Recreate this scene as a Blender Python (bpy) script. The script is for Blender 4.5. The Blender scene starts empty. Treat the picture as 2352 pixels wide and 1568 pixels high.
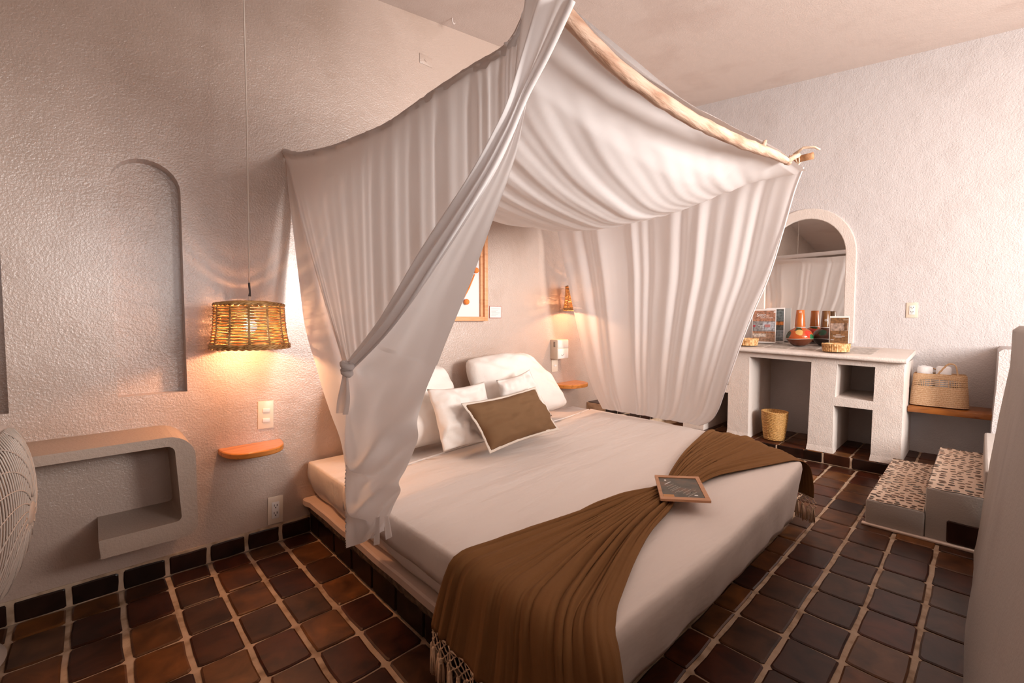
import bpy, bmesh, math, random
from mathutils import Vector, Matrix, noise
from mathutils.geometry import tessellate_polygon
R = random.Random(7)
SC = bpy.context.scene
COL = SC.collection
PI = math.pi

# ------------------------------------------------------------------ camera, world, lights, exposure
S = .78
CAM = Vector((-1.1524, -3.4176, 1.581)) * S
FPX, PITCH, YAW = 1021.57, .0478, .7574
FW = Vector((math.sin(YAW) * math.cos(PITCH), math.cos(YAW) * math.cos(PITCH), -math.sin(PITCH)))
RT = Vector((math.cos(YAW), -math.sin(YAW), 0))
UP = RT.cross(FW)
cd = bpy.data.cameras.new('camera'); cam = bpy.data.objects.new('camera', cd); COL.objects.link(cam)
cd.sensor_width = 36; cd.lens = 36 * FPX / 2352; cd.clip_start = .02
cam.matrix_world = Matrix(((RT.x, UP.x, -FW.x, CAM.x), (RT.y, UP.y, -FW.y, CAM.y), (RT.z, UP.z, -FW.z, CAM.z), (0, 0, 0, 1)))
SC.camera = cam
SC.view_settings.view_transform = 'Standard'; SC.view_settings.look = 'None'
SC.view_settings.exposure = 0.0; SC.view_settings.gamma = 1; SC.view_settings.use_curve_mapping = False
w = bpy.data.worlds.new('sky'); SC.world = w; w.use_nodes = True
w.node_tree.nodes['Background'].inputs[0].default_value = (.75, .85, 1, 1)
w.node_tree.nodes['Background'].inputs[1].default_value = .6

def area(name, loc, target, sx, sy, power, col):
    l = bpy.data.lights.new(name, 'AREA'); l.shape = 'RECTANGLE'; l.size = sx; l.size_y = sy; l.energy = power; l.color = col
    o = bpy.data.objects.new(name, l); COL.objects.link(o); o.location = loc
    o.rotation_euler = (Vector(target) - Vector(loc)).to_track_quat('-Z', 'Y').to_euler(); return o
area('daylight_window', (-.5, -5.45, 1.75), (-.4, 0, 1.5), 1.8, 1.6, 60, (1, .95, .94))
area('daylight_door', (2.2, -5.42, 2.05), (1.3, 0, 1.0), 2.2, 1.55, 205, (1, .96, .93))
area('daylight_gap', (1.62, -5.38, 1.62), (1.0, 0, 1.6), .75, 1.1, 135, (1, .96, .93))

# ------------------------------------------------------------------ helpers
def at(u, v, n, d):
    """the point of the plane n.p = d that stands at pixel u, v of the photograph"""
    r = FW + RT * ((u - 1176) / FPX) - UP * ((v - 784) / FPX)
    n = Vector(n); return CAM + r * ((d - n.dot(CAM)) / n.dot(r))
def ax(u, v, x): return at(u, v, (1, 0, 0), x)
def ay(u, v, y): return at(u, v, (0, 1, 0), y)
def az(u, v, z): return at(u, v, (0, 0, 1), z)

def mesh(name, verts, faces, mat=None, smooth=False):
    me = bpy.data.meshes.new(name); me.from_pydata([tuple(v) for v in verts], [], faces)
    me.validate(); me.update()
    if mat: me.materials.append(mat)
    if smooth: me.polygons.foreach_set('use_smooth', [True] * len(me.polygons))
    return me
def link(name, me, parent=None, loc=None, **tags):
    o = bpy.data.objects.new(name, me); COL.objects.link(o)
    if parent: o.parent = parent
    if loc is not None: o.location = loc
    for k, v in tags.items(): o[k] = v
    return o
def obj(name, verts, faces, mat, parent=None, smooth=False, **tags):
    return link(name, mesh(name, verts, faces, mat, smooth), parent, **tags)
def thing(name, label, cat, loc=(0, 0, 0), rz=0, group=None):
    o = link(name, None, None, loc); o.rotation_euler = (0, 0, rz); o['label'] = label; o['category'] = cat
    if group: o['group'] = group
    o.empty_display_size = .05
    return o
def tag(o, label, cat, group=None):
    o['label'] = label; o['category'] = cat
    if group: o['group'] = group
    return o
class G:
    """collects geometry for one mesh object"""
    def __init__(s): s.v = []; s.f = []
    def add(s, vs, fs):
        n = len(s.v); s.v += [Vector(v) for v in vs]; s.f += [[i + n for i in f] for f in fs]; return s
    def box(s, a, b, bev=0):
        a = Vector(a); b = Vector(b); lo = Vector([min(a[i], b[i]) for i in range(3)]); hi = Vector([max(a[i], b[i]) for i in range(3)])
        bm = bmesh.new(); bmesh.ops.create_cube(bm, size=1)
        for v in bm.verts: v.co = Vector([lo[i] + (v.co[i] + .5) * (hi[i] - lo[i]) for i in range(3)])
        if bev: bmesh.ops.bevel(bm, geom=bm.edges[:], offset=bev, segments=2, profile=.5, affect='EDGES')
        bm.verts.index_update()
        s.add([v.co.copy() for v in bm.verts], [[v.index for v in f.verts] for f in bm.faces]); bm.free(); return s
    def tube(s, pts, r, n=6, closed=False, cap=True):
        pts = [Vector(p) for p in pts]; m = len(pts); rr = r if hasattr(r, '__len__') else [r] * m
        base = len(s.v); ref = None
        for i, p in enumerate(pts):
            a = pts[(i - 1) % m] if (closed or i) else p; b = pts[(i + 1) % m] if (closed or i < m - 1) else p
            t = (b - a).normalized() if (b - a).length > 1e-9 else Vector((0, 0, 1))
            if ref is None: ref = t.orthogonal().normalized()
            ref = (ref - t * ref.dot(t)); ref = ref.normalized() if ref.length > 1e-6 else t.orthogonal().normalized()
            q = t.cross(ref)
            for k in range(n):
                an = 2 * PI * k / n; s.v.append(p + (ref * math.cos(an) + q * math.sin(an)) * rr[i])
        for i in range(m if closed else m - 1):
            j = (i + 1) % m
            for k in range(n):
                k2 = (k + 1) % n; s.f.append([base + i * n + k, base + i * n + k2, base + j * n + k2, base + j * n + k])
        if not closed and cap:
            s.f.append([base + k for k in range(n)][::-1]); s.f.append([base + (m - 1) * n + k for k in range(n)])
        return s
    def lathe(s, prof, n=32, c=(0, 0, 0)):
        base = len(s.v); c = Vector(c)
        for r, z in prof:
            for k in range(n):
                a = 2 * PI * k / n; s.v.append(c + Vector((r * math.cos(a), r * math.sin(a), z)))
        for i in range(len(prof) - 1):
            for k in range(n):
                k2 = (k + 1) % n; s.f.append([base + i * n + k, base + i * n + k2, base + (i + 1) * n + k2, base + (i + 1) * n + k])
        s.f.append([base + k for k in range(n)][::-1]); s.f.append([base + (len(prof) - 1) * n + k for k in range(n)])
        return s
    def prism(s, poly, fn, h0, h1):
        """polygon (2D) extruded: fn(a, b, h) -> 3D"""
        n = len(poly); base = len(s.v)
        for h in (h0, h1):
            for a, b in poly: s.v.append(Vector(fn(a, b, h)))
        s.f.append([base + i for i in range(n)][::-1]); s.f.append([base + n + i for i in range(n)])
        for i in range(n):
            j = (i + 1) % n; s.f.append([base + i, base + j, base + n + j, base + n + i])
        return s
    def grid(s, fn, nu, nv, wrapu=False):
        base = len(s.v); m = nu if wrapu else nu + 1
        for j in range(nv + 1):
            for i in range(m): s.v.append(Vector(fn(i / nu, j / nv)))
        for j in range(nv):
            for i in range(nu):
                a = base + j * m + i; b = base + j * m + (i + 1) % m
                s.f.append([a, b, b + m, a + m])
        return s
    def build(s, name, mat, parent=None, smooth=False, **tags):
        return obj(name, s.v, s.f, mat, parent, smooth, **tags)
def fixn(o):
    bm = bmesh.new(); bm.from_mesh(o.data); bmesh.ops.recalc_face_normals(bm, faces=bm.faces[:]); bm.to_mesh(o.data); bm.free(); return o
def soft(o, ang=40):
    o.data.polygons.foreach_set('use_smooth', [True] * len(o.data.polygons))
    try: o.data.set_sharp_from_angle(angle=math.radians(ang))
    except Exception: pass
    return o
def bevel(o, w, seg=2):
    m = o.modifiers.new('bevel', 'BEVEL'); m.width = w; m.segments = seg; m.limit_method = 'ANGLE'; m.angle_limit = math.radians(35); return o
def thick(o, t, off=0):
    m = o.modifiers.new('solid', 'SOLIDIFY'); m.thickness = t; m.offset = off; return o
def nz(x, y=0, z=0, s=1.0): return noise.noise(Vector((x, y, z)) * s)
def resample(pts, n):
    """n+1 points along a smooth curve through pts, even in arc length of the polyline"""
    pts = [Vector(p) for p in pts]; L = [0]
    for a, b in zip(pts, pts[1:]): L.append(L[-1] + (b - a).length)
    out = []
    for k in range(n + 1):
        t = L[-1] * k / n; i = 0
        while i < len(pts) - 2 and t > L[i + 1]: i += 1
        q = (t - L[i]) / max(1e-9, L[i + 1] - L[i])
        p0 = pts[max(i - 1, 0)]; p1 = pts[i]; p2 = pts[i + 1]; p3 = pts[min(i + 2, len(pts) - 1)]
        out.append(.5 * ((2 * p1) + (p2 - p0) * q + (2 * p0 - 5 * p1 + 4 * p2 - p3) * q * q + (3 * p1 - p0 - 3 * p2 + p3) * q ** 3))
    return out
def interp(xs, ys, x):
    if x <= xs[0]: return ys[0]
    for a, b, c, d in zip(xs, xs[1:], ys, ys[1:]):
        if x <= b: return c + (d - c) * (x - a) / (b - a)
    return ys[-1]

# ------------------------------------------------------------------ materials
def M(name, col=(.8, .8, .8), rough=.6, metal=0, spec=.5):
    m = bpy.data.materials.new(name); m.use_nodes = True; b = m.node_tree.nodes['Principled BSDF']
    b.inputs['Base Color'].default_value = (*col, 1); b.inputs['Roughness'].default_value = rough
    b.inputs['Metallic'].default_value = metal; b.inputs['Specular IOR Level'].default_value = spec
    return m
def nodes(m): return m.node_tree.nodes, m.node_tree.links, m.node_tree.nodes['Principled BSDF']
def bump(m, scale, strength, dist=.01, detail=4, kind='noise', stretch=None, prev=None, coord='Object'):
    N, L, b = nodes(m); tc = N.new('ShaderNodeTexCoord'); src = tc.outputs[coord]
    if stretch:
        mp = N.new('ShaderNodeMapping'); mp.inputs['Scale'].default_value = stretch; L.new(src, mp.inputs[0]); src = mp.outputs[0]
    if kind == 'noise':
        t = N.new('ShaderNodeTexNoise'); t.inputs['Scale'].default_value = scale; t.inputs['Detail'].default_value = detail; out = t.outputs[0]
    elif kind == 'voronoi':
        t = N.new('ShaderNodeTexVoronoi'); t.inputs['Scale'].default_value = scale; out = t.outputs[0]
    else:
        t = N.new('ShaderNodeTexWave'); t.inputs['Scale'].default_value = scale; t.inputs['Distortion'].default_value = 1.5; out = t.outputs[0]
    L.new(src, t.inputs['Vector'])
    bp = N.new('ShaderNodeBump'); bp.inputs['Strength'].default_value = strength; bp.inputs['Distance'].default_value = dist
    L.new(out, bp.inputs['Height'])
    if prev: L.new(prev.outputs[0], bp.inputs['Normal'])
    L.new(bp.outputs[0], b.inputs['Normal']); return bp
def mottle(m, cols, scale=5, detail=5, stretch=None, pos=None, distort=0, coord='Object'):
    N, L, b = nodes(m); tc = N.new('ShaderNodeTexCoord'); src = tc.outputs[coord]
    if stretch:
        mp = N.new('ShaderNodeMapping'); mp.inputs['Scale'].default_value = stretch; L.new(src, mp.inputs[0]); src = mp.outputs[0]
    t = N.new('ShaderNodeTexNoise'); t.inputs['Scale'].default_value = scale; t.inputs['Detail'].default_value = detail; t.inputs['Distortion'].default_value = distort
    L.new(src, t.inputs['Vector'])
    r = N.new('ShaderNodeValToRGB'); L.new(t.outputs[0], r.inputs[0]); el = r.color_ramp.elements
    pos = pos or [.3 + .4 * i / (len(cols) - 1) for i in range(len(cols))]
    while len(el) < len(cols): el.new(.5)
    for e, c, p in zip(el, cols, pos): e.position = p; e.color = (*c, 1)
    L.new(r.outputs[0], b.inputs['Base Color']); return r

def plaster(name, c1, c2, rough, coarse=1.0):
    m = M(name, c1, rough); mottle(m, [c2, c1, c1], 2.2, 6)
    a = bump(m, 9, .22 * coarse, .02, 3); c = bump(m, 105, .6 * coarse, .0045, 4, prev=a); bump(m, 240, .4 * coarse, .002, 3, prev=c); return m
m_head = plaster('plaster_gloss', (.51, .39, .325), (.44, .325, .26), .24, 1.05); nodes(m_head)[2].inputs['Specular IOR Level'].default_value = .9; nodes(m_head)[2].inputs['Coat Weight'].default_value = .35; nodes(m_head)[2].inputs['Coat Roughness'].default_value = .22
m_wall = plaster('plaster_white', (.575, .53, .52), (.53, .48, .465), .6, 1.6)
m_rear = plaster('plaster_rear', (.36, .28, .23), (.30, .23, .19), .8, .5)
m_ceil = plaster('plaster_ceiling', (.70, .60, .55), (.63, .52, .47), .8, .5)
m_mason = plaster('plaster_masonry', (.66, .575, .52), (.60, .50, .44), .6, 1.0)
m_alc = plaster('plaster_alcove', (.40, .305, .245), (.34, .255, .20), .5, .7)
m_cement = plaster('cement_grey', (.42, .37, .33), (.34, .295, .26), .75, .5)
m_ledge = plaster('ledge_plaster', (.68, .52, .43), (.58, .42, .33), .6, .3)
m_grout = M('grout', (.46, .33, .23), .85); mottle(m_grout, [(.28, .18, .11), (.50, .36, .25), (.58, .44, .33)], 14, 6); bump(m_grout, 60, .6, .004)
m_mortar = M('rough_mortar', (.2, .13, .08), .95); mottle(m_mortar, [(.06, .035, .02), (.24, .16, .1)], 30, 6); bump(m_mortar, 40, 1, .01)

def tilemat(name, ramp, rough):
    m = M(name, (.1, .04, .02), rough); N, L, b = nodes(m)
    oi = N.new('ShaderNodeObjectInfo'); r = N.new('ShaderNodeValToRGB'); L.new(oi.outputs['Random'], r.inputs[0]); el = r.color_ramp.elements
    while len(el) < len(ramp): el.new(.5)
    for i, (e, c) in enumerate(zip(el, ramp)): e.position = i / (len(ramp) - 1); e.color = (*c, 1)
    tc = N.new('ShaderNodeTexCoord'); ad = N.new('ShaderNodeVectorMath'); ad.operation = 'ADD'; sc = N.new('ShaderNodeVectorMath'); sc.operation = 'SCALE'
    L.new(oi.outputs['Location'], sc.inputs[0]); sc.inputs['Scale'].default_value = 3.7
    L.new(tc.outputs['Object'], ad.inputs[0]); L.new(sc.outputs[0], ad.inputs[1])
    t = N.new('ShaderNodeTexNoise'); t.inputs['Scale'].default_value = 9; t.inputs['Detail'].default_value = 6; t.inputs['Distortion'].default_value = .6; L.new(ad.outputs[0], t.inputs['Vector'])
    r2 = N.new('ShaderNodeValToRGB'); L.new(t.outputs[0], r2.inputs[0])
    r2.color_ramp.elements[0].position = .3; r2.color_ramp.elements[0].color = (.45, .4, .38, 1); r2.color_ramp.elements[1].position = .72; r2.color_ramp.elements[1].color = (1.5, 1.35, 1.2, 1)
    mx = N.new('ShaderNodeMix'); mx.data_type = 'RGBA'; mx.blend_type = 'MULTIPLY'; mx.inputs[0].default_value = 1
    b.inputs['Specular IOR Level'].default_value = .3
    L.new(r.outputs[0], mx.inputs[6]); L.new(r2.outputs[0], mx.inputs[7]); L.new(mx.outputs[2], b.inputs['Base Color'])
    bp = N.new('ShaderNodeBump'); bp.inputs['Strength'].default_value = .25; bp.inputs['Distance'].default_value = .004; L.new(t.outputs[0], bp.inputs['Height']); L.new(bp.outputs[0], b.inputs['Normal'])
    return m
m_tile = tilemat('clay_tile', [(.032, .008, .004), (.075, .020, .007), (.038, .014, .008), (.13, .048, .014), (.045, .013, .006), (.075, .036, .018), (.17, .07, .02), (.055, .022, .012)], .38)
m_tiledark = tilemat('dark_tile', [(.012, .006, .004), (.028, .01, .007), (.016, .009, .007)], .28)

def cloth(name, col, trans=.25, rough=.9, weave=420):
    m = M(name, col, rough, spec=.15); N, L, b = nodes(m)
    if trans:
        out = N['Material Output']; tr = N.new('ShaderNodeBsdfTranslucent'); tr.inputs[0].default_value = (*col, 1)
        mx = N.new('ShaderNodeMixShader'); mx.inputs[0].default_value = trans
        L.new(b.outputs[0], mx.inputs[1]); L.new(tr.outputs[0], mx.inputs[2]); L.new(mx.outputs[0], out.inputs[0])
    return m
m_veil = cloth('canopy_cotton', (.86, .81, .79), .36); bump(m_veil, 14, .12, .01, 3)
m_sheet = cloth('bed_sheet', (.84, .76, .71), 0); bump(m_sheet, 4, .7, .02, 4, stretch=(.6, 2.6, 1))
m_pillow = cloth('pillow_cotton', (.86, .79, .73), 0); bump(m_pillow, 6, .6, .02, 4)
m_brown = cloth('brown_linen', (.235, .115, .045), 0); a = bump(m_brown, 12, .35, .01, 5); bump(m_brown, 500, .25, .001, 2, prev=a)
m_sham = cloth('brown_sham', (.20, .11, .055), 0); a = bump(m_sham, 8, .4, .012, 5); bump(m_sham, 500, .2, .001, 2, prev=a)
m_piping = cloth('cream_piping', (.72, .62, .53), 0)
m_cord = M('cream_cord', (.78, .58, .42), .9); bump(m_cord, 200, .5, .002)
m_towel = cloth('white_towel', (.85, .83, .83), 0); bump(m_towel, 250, .6, .003)
m_drift = M('driftwood', (.6, .4, .28), .75); mottle(m_drift, [(.38, .20, .12), (.58, .37, .26), (.64, .45, .34)], 6, 6, (1, 6, 6)); bump(m_drift, 12, .5, .01, 5, stretch=(1, 7, 7))
def wood(name, c1, c2, rough, st=(2, 18, 18)):
    m = M(name, c1, rough); mottle(m, [c2, c1, c1], 2.2, 6, st, distort=1.2); bump(m, 4, .15, .003, 5, stretch=st); return m
m_shelf = wood('varnished_wood', (.62, .235, .05), (.40, .13, .02), .25)
m_bench = wood('bench_wood', (.30, .10, .02), (.17, .05, .01), .3, (14, 2, 14))
m_frame = wood('frame_wood', (.72, .36, .18), (.60, .27, .12), .45)
m_card = wood('menu_wood', (.58, .30, .16), (.45, .21, .10), .5)
m_bark = wood('pole_wood', (.42, .2, .09), (.28, .12, .05), .7)
m_wick = M('wicker', (.5, .27, .09), .45); mottle(m_wick, [(.30, .14, .04), (.54, .29, .10), (.72, .46, .20)], 30, 4)
m_rattan = M('light_wicker', (.56, .30, .09), .55); mottle(m_rattan, [(.40, .19, .05), (.56, .30, .09), (.66, .40, .16)], 110, 3)
m_bag = M('bag_straw', (.52, .32, .17), .7); mottle(m_bag, [(.33, .17, .07), (.52, .32, .17), (.64, .44, .27)], 190, 2)
m_palm = M('palm_weave', (.62, .34, .12), .65); mottle(m_palm, [(.36, .14, .03), (.62, .34, .13), (.76, .50, .26)], 45, 3)
m_plate = M('ivory_plastic', (.72, .60, .48), .35)
m_white = M('white_plastic', (.78, .73, .70), .4)
m_dark = M('dark_slot', (.03, .02, .02), .5)
m_black = M('black_rubber', (.02, .015, .015), .5)
m_cordw = M('white_cord', (.72, .62, .54), .6)
m_glass = M('mirror_glass', (.86, .87, .86), .02, 1)
m_fan = M('fan_plastic', (.48, .39, .33), .45)
m_paper = M('paper', (.68, .66, .64), .7)
m_ink = M('ink', (.25, .22, .2), .8)
m_orange = M('orange_felt', (.85, .24, .05), .9)
m_pebble = M('pebble', (.2, .12, .08), .5)
N, L, b = nodes(m_pebble); oi = N.new('ShaderNodeObjectInfo'); r = N.new('ShaderNodeValToRGB'); L.new(oi.outputs['Random'], r.inputs[0])
el = r.color_ramp.elements; el[0].color = (.10, .06, .045, 1); el[1].color = (.32, .17, .10, 1); e = el.new(.5); e.color = (.19, .11, .065, 1); e = el.new(.75); e.color = (.13, .12, .10, 1); L.new(r.outputs[0], b.inputs['Base Color'])
m_pebbed = plaster('pebble_bed', (.62, .46, .35), (.52, .37, .27), .7, .6)
m_stone = M('stone_inlay', (.42, .36, .31), .45); mottle(m_stone, [(.2, .15, .12), (.44, .38, .33), (.52, .46, .42)], 22, 6, distort=1.5)

# ------------------------------------------------------------------ room shell
X1 = 4.30          # the wall with the mirror
XL, YF = -2.6, -5.6
def zc(x, y): return 3.165 + .135 * x + .108 * y     # the ceiling falls a little to the left and towards the front
def wall_holes(name, outer, holes, depth, fn, mat, back=.16):
    """wall with blind niches; outer, holes: 2D polygons; fn(a, b, d) -> 3D with d into the wall"""
    g = G()
    polys = [outer] + holes; flat = [p for q in polys for p in q]
    tris = tessellate_polygon([[Vector((a, b, 0)) for a, b in q] for q in polys])
    g.add([fn(a, b, 0) for a, b in flat], [list(t) for t in tris])
    n = len(outer); g.add([fn(a, b, 0) for a, b in outer] + [fn(a, b, back) for a, b in outer], [[i, (i + 1) % n, n + (i + 1) % n, n + i] for i in range(n)] + [[n + i for i in range(n)]])
    for h in holes:
        k = len(h); ins = h
        g.add([fn(a, b, 0) for a, b in h] + [fn(a, b, depth) for a, b in ins], [[i, (i + 1) % k, k + (i + 1) % k, k + i] for i in range(k)] + [[k + i for i in range(k)]])
    return fixn(g.build(name, mat, kind='structure'))
def arch(x0, x1, z0, zs, h=None, n=14):
    r = (x1 - x0) / 2; c = (x0 + x1) / 2; h = h or r
    return [(x0, z0), (x1, z0)] + [(c + r * math.cos(PI * i / n), zs + h * math.sin(PI * i / n)) for i in range(n + 1)]
niche = arch(-.822, -.567, .885, 1.845, .125)
niche2 = arch(-1.41, -1.15, .86, 1.845, .125)
wall_holes('wall_back', [(XL, 0), (X1 + .2, 0), (X1 + .2, zc(X1 + .2, 0) + .05), (XL, zc(XL, 0) + .05)], [niche, niche2], .08, lambda a, b, d: (a, d, b), m_head)
g = G(); g.box((X1, .16, 0), (X1 + .16, YF, 3.9)); fixn(g.build('wall_right', m_wall, kind='structure'))
g = G(); g.box((XL - .1, .16, 0), (XL, YF, 3.0)); g.build('wall_left', m_rear, kind='structure')
# the front wall behind the camera has a wide window and a terrace door
g = G()
for a, b_, c, d in ((XL, -1.45, 0, 3.6), (.45, 1.05, 0, 3.7), (3.65, X1, 0, 3.8), (-1.45, .45, 0, .9), (-1.45, .45, 2.6, 3.6), (1.05, 3.65, 0, .65), (1.05, 3.65, 2.85, 3.75)):
    g.box((a, YF, c), (b_, YF - .15, d))
g.build('wall_front', m_rear, kind='structure')
cc = [(XL - .1, .16), (X1 + .16, .16), (X1 + .16, YF - .15), (XL - .1, YF - .15)]
fixn(G().add([(x, y, zc(x, y)) for x, y in cc] + [(x, y, zc(x, y) + .12) for x, y in cc], [[3, 2, 1, 0], [4, 5, 6, 7], [0, 1, 5, 4], [1, 2, 6, 5], [2, 3, 7, 6], [3, 0, 4, 7]]).build('ceiling', m_ceil, kind='structure'))

# ------------------------------------------------------------------ floor and its tiles
floor = G().box((XL - .1, .16, -.12), (X1 + .16, YF - .15, -.007)).build('floor', m_grout, kind='structure')
def tile_mesh(w, d, h, jit=.0025, bev=.006, seed=0, mat=None):
    """one handmade tile, top at z = 0, corners rounded and edges a little crooked"""
    rr = random.Random(seed); pts = []
    c = min(w, d) * .06
    loop = [(c, 0), (w / 2, 0), (w - c, 0), (w, c), (w, d / 2), (w, d - c), (w - c, d), (w / 2, d), (c, d), (0, d - c), (0, d / 2), (0, c)]
    loop = [(x + rr.uniform(-jit, jit), y + rr.uniform(-jit, jit)) for x, y in loop]; n = len(loop)
    ins = [(w / 2 + (x - w / 2) * (1 - 2 * bev / w), d / 2 + (y - d / 2) * (1 - 2 * bev / d)) for x, y in loop]
    vs = [(x, y, -h) for x, y in loop] + [(x, y, -.0035) for x, y in loop] + [(x, y, -.0002) for x, y in ins] + [(w / 2, d / 2, -.0002)]
    fs = [[i, (i + 1) % n, n + (i + 1) % n, n + i] for i in range(n)] + [[n + i, n + (i + 1) % n, 2 * n + (i + 1) % n, 2 * n + i] for i in range(n)] + [[2 * n + i for i in range(n)]]
    vs.pop(); me = mesh('tile', vs, fs, mat or m_tile)
    return me
def lay(parent, x0, x1, y0, y1, z, gx, gy, h=.01, mat=None, var=None):
    w, d = abs(x1 - x0) - gx, abs(y1 - y0) - gy
    key = (round(w, 3), round(d, 3), (mat or m_tile).name)
    if key not in CACHE: CACHE[key] = [tile_mesh(w, d, h, seed=s, mat=mat) for s in range(5)]
    o = link('tile', R.choice(CACHE[key]), parent, (min(x0, x1) + gx / 2 + R.uniform(-.0015, .0015), min(y0, y1) + gy / 2 + R.uniform(-.0015, .0015), z + R.uniform(-.0008, .0012)))
    o.rotation_euler = (R.uniform(-.004, .004), R.uniform(-.004, .004), R.uniform(-.006, .006)); return o
CACHE = {}
PXL, PYL, Y0, HB = .1677, .2181, .1384, .088
PXR, PYR, X0, YR, YP = .22164, .17966, .595, -1.9973, -1.8874
for i in range(9):
    for r_ in range(10):
        ya = 0 if r_ == 0 else -Y0 - (r_ - 1) * PYL; yb = -Y0 - r_ * PYL
        lay(floor, -(i + 1) * PXL, -i * PXL, yb, ya, 0, .021, .011)
for i in range(-3, 14):
    xa = X0 + i * PXR; xb = min(xa + PXR, 3.635)
    for j in range(-6, 4):
        ya, yb = YR - j * PYR, YR - (j + 1) * PYR
        if xa < 2.3 and j < -1: continue
        if xa < 2.3 and j == -1: ya, yb = YP, YR
        if xb - xa > .03: lay(floor, xa, xb, yb, ya, 0, .009, .019)

# skirting of dark tiles under the head wall
bb = G().box((-1.6, -.001, 0), (-.002, -.006, HB + .012)).build('baseboard_back', m_grout, kind='structure')
def riser(parent, p0, p1, z0, z1, proud, gap, mat=None, seed=0):
    """upright tile on the face that runs p0 -> p1; proud is the offset towards the room (left of the run seen from above)"""
    p0 = Vector((*p0, 0)); p1 = Vector((*p1, 0)); dirv = (p1 - p0); L_ = dirv.length - gap; dirv.normalize(); nrm = Vector((dirv.y, -dirv.x, 0))
    o = link('tile', tile_mesh(L_, z1 - z0, .009, .002, .005, seed, mat or m_tiledark), parent)
    m = Matrix((( dirv.x, 0, nrm.x, 0), (dirv.y, 0, nrm.y, 0), (0, 1, 0, 0), (0, 0, 0, 1)))
    q = p0 + dirv * gap / 2 + nrm * proud; o.matrix_local = Matrix.Translation((q.x, q.y, z0)) @ m; return o
for i in range(9): riser(bb, (-(i + 1) * PXL, 0), (-i * PXL, 0), .004, HB, .012, .019, seed=i)

# ------------------------------------------------------------------ low walls on the right
def prof_wall(name, xs, inner, ztop, yout, mat, **k):
    """low wall whose inner face leans; xs: stations, inner(x, z) -> y"""
    zs = [0, .06, .15, .3, .5, .75, 1.0, ztop - .02, ztop]; g = G(); n = len(zs)
    nx = len(xs)
    for x in xs:
        for i, z in enumerate(zs): g.v.append(Vector((x, inner(x, z) - (.02 if i == n - 1 else 0), z)))
        g.v.append(Vector((x, yout, ztop))); g.v.append(Vector((x, yout, 0)))
    k_ = n + 2
    for i in range(nx - 1):
        for j in range(k_): a = i * k_ + j; b2 = i * k_ + (j + 1) % k_; g.f.append([a, b2, b2 + k_, a + k_])
    g.f.append(list(range(k_))); g.f.append([(nx - 1) * k_ + j for j in range(k_)][::-1])
    return soft(fixn(g.build(name, mat, **k)), 50)
m_side = plaster('plaster_side', (.42, .37, .335), (.36, .31, .28), .6, .5)
def inn(x, z):
    if x < -.4: return -2.76
    return -2.664 - .020 * (x - .1) / 2.3 - .085 * min(1, z / 1.0) ** 1.2 + .006 * math.sin(x * 5 + z * 3) + (.012 * math.exp(-z / .08))
prof_wall('wall_parapet', [XL] + [-.35 + i * .2 for i in range(14)] + [2.46], inn, 1.205, -2.98, m_side, kind='structure')  # its unseen left stretch is added to keep daylight off the lower left
# unseen blocks added behind the camera, limiting daylight on the left of the room
G().box((XL, -2.79, 1.19), (-.45, -2.97, 1.32)).build('light_block_low', m_rear, kind='structure')
G().box((XL, -2.80, 2.05), (.95, -2.97, 3.4)).build('light_block_high', m_rear, kind='structure')
prof_wall('wall_pier', [3.72, 3.9, 4.1, X1], lambda x, z: -2.742 + .01 * math.sin(z * 5), 1.03, -2.98, m_wall, kind='structure')

# ------------------------------------------------------------------ built-in plaster shelf left of the bed (hook shaped)
alc = thing('plaster_shelf', 'grey plaster shelf moulded onto the wall, hook shaped, below the arched niche', 'shelf')
AY = -.30
def fa(u, v): p = ay(u, v, AY); return (p.x, p.z)
def rnd(c, r0, a0, a1, n=7): return [(c[0] + r0 * math.cos(math.radians(a0 + (a1 - a0) * i / n)), c[1] + r0 * math.sin(math.radians(a0 + (a1 - a0) * i / n))) for i in range(n + 1)]
(xa, za), (xb, zb), (xc, zc_), (xd, zd) = fa(30, 1046), fa(455, 1120), fa(457, 1210), fa(232, 1283)
ztop = .735; xr = xb - .004; zb0 = fa(300, 1268)[1] + .003
outer = [(-1.9, ztop)] + rnd((xr - .10, ztop - .10), .10, 90, 0) + rnd((xr - .05, zb0 + .05), .05, 0, -90) + [(xd, zb0)]
xi = fa(418, 1195)[0]; zi = fa(418, 1195)[1]; zt = fa(395, 1024)[1]
inner = [(xd - .005, zi), (xi - .02, zi)] + rnd((xi - .02, zi + .02), .02, -90, 0, 3) + rnd((xi - .045, zt - .03), .03, 0, 90, 4) + [(-1.9, zt)]
poly = outer + inner
g = G(); tris = tessellate_polygon([[Vector((a, b, 0)) for a, b in poly]]); n = len(poly)
g.add([(a, AY, b) for a, b in poly] + [(a, 0, b) for a, b in poly], [list(t) for t in tris] + [[n + i for i in t][::-1] for t in tris] + [[i, (i + 1) % n, n + (i + 1) % n, n + i] for i in range(n)])
bevel(fixn(g.build('shelf_body', m_alc, alc)), .014, 3)

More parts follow.
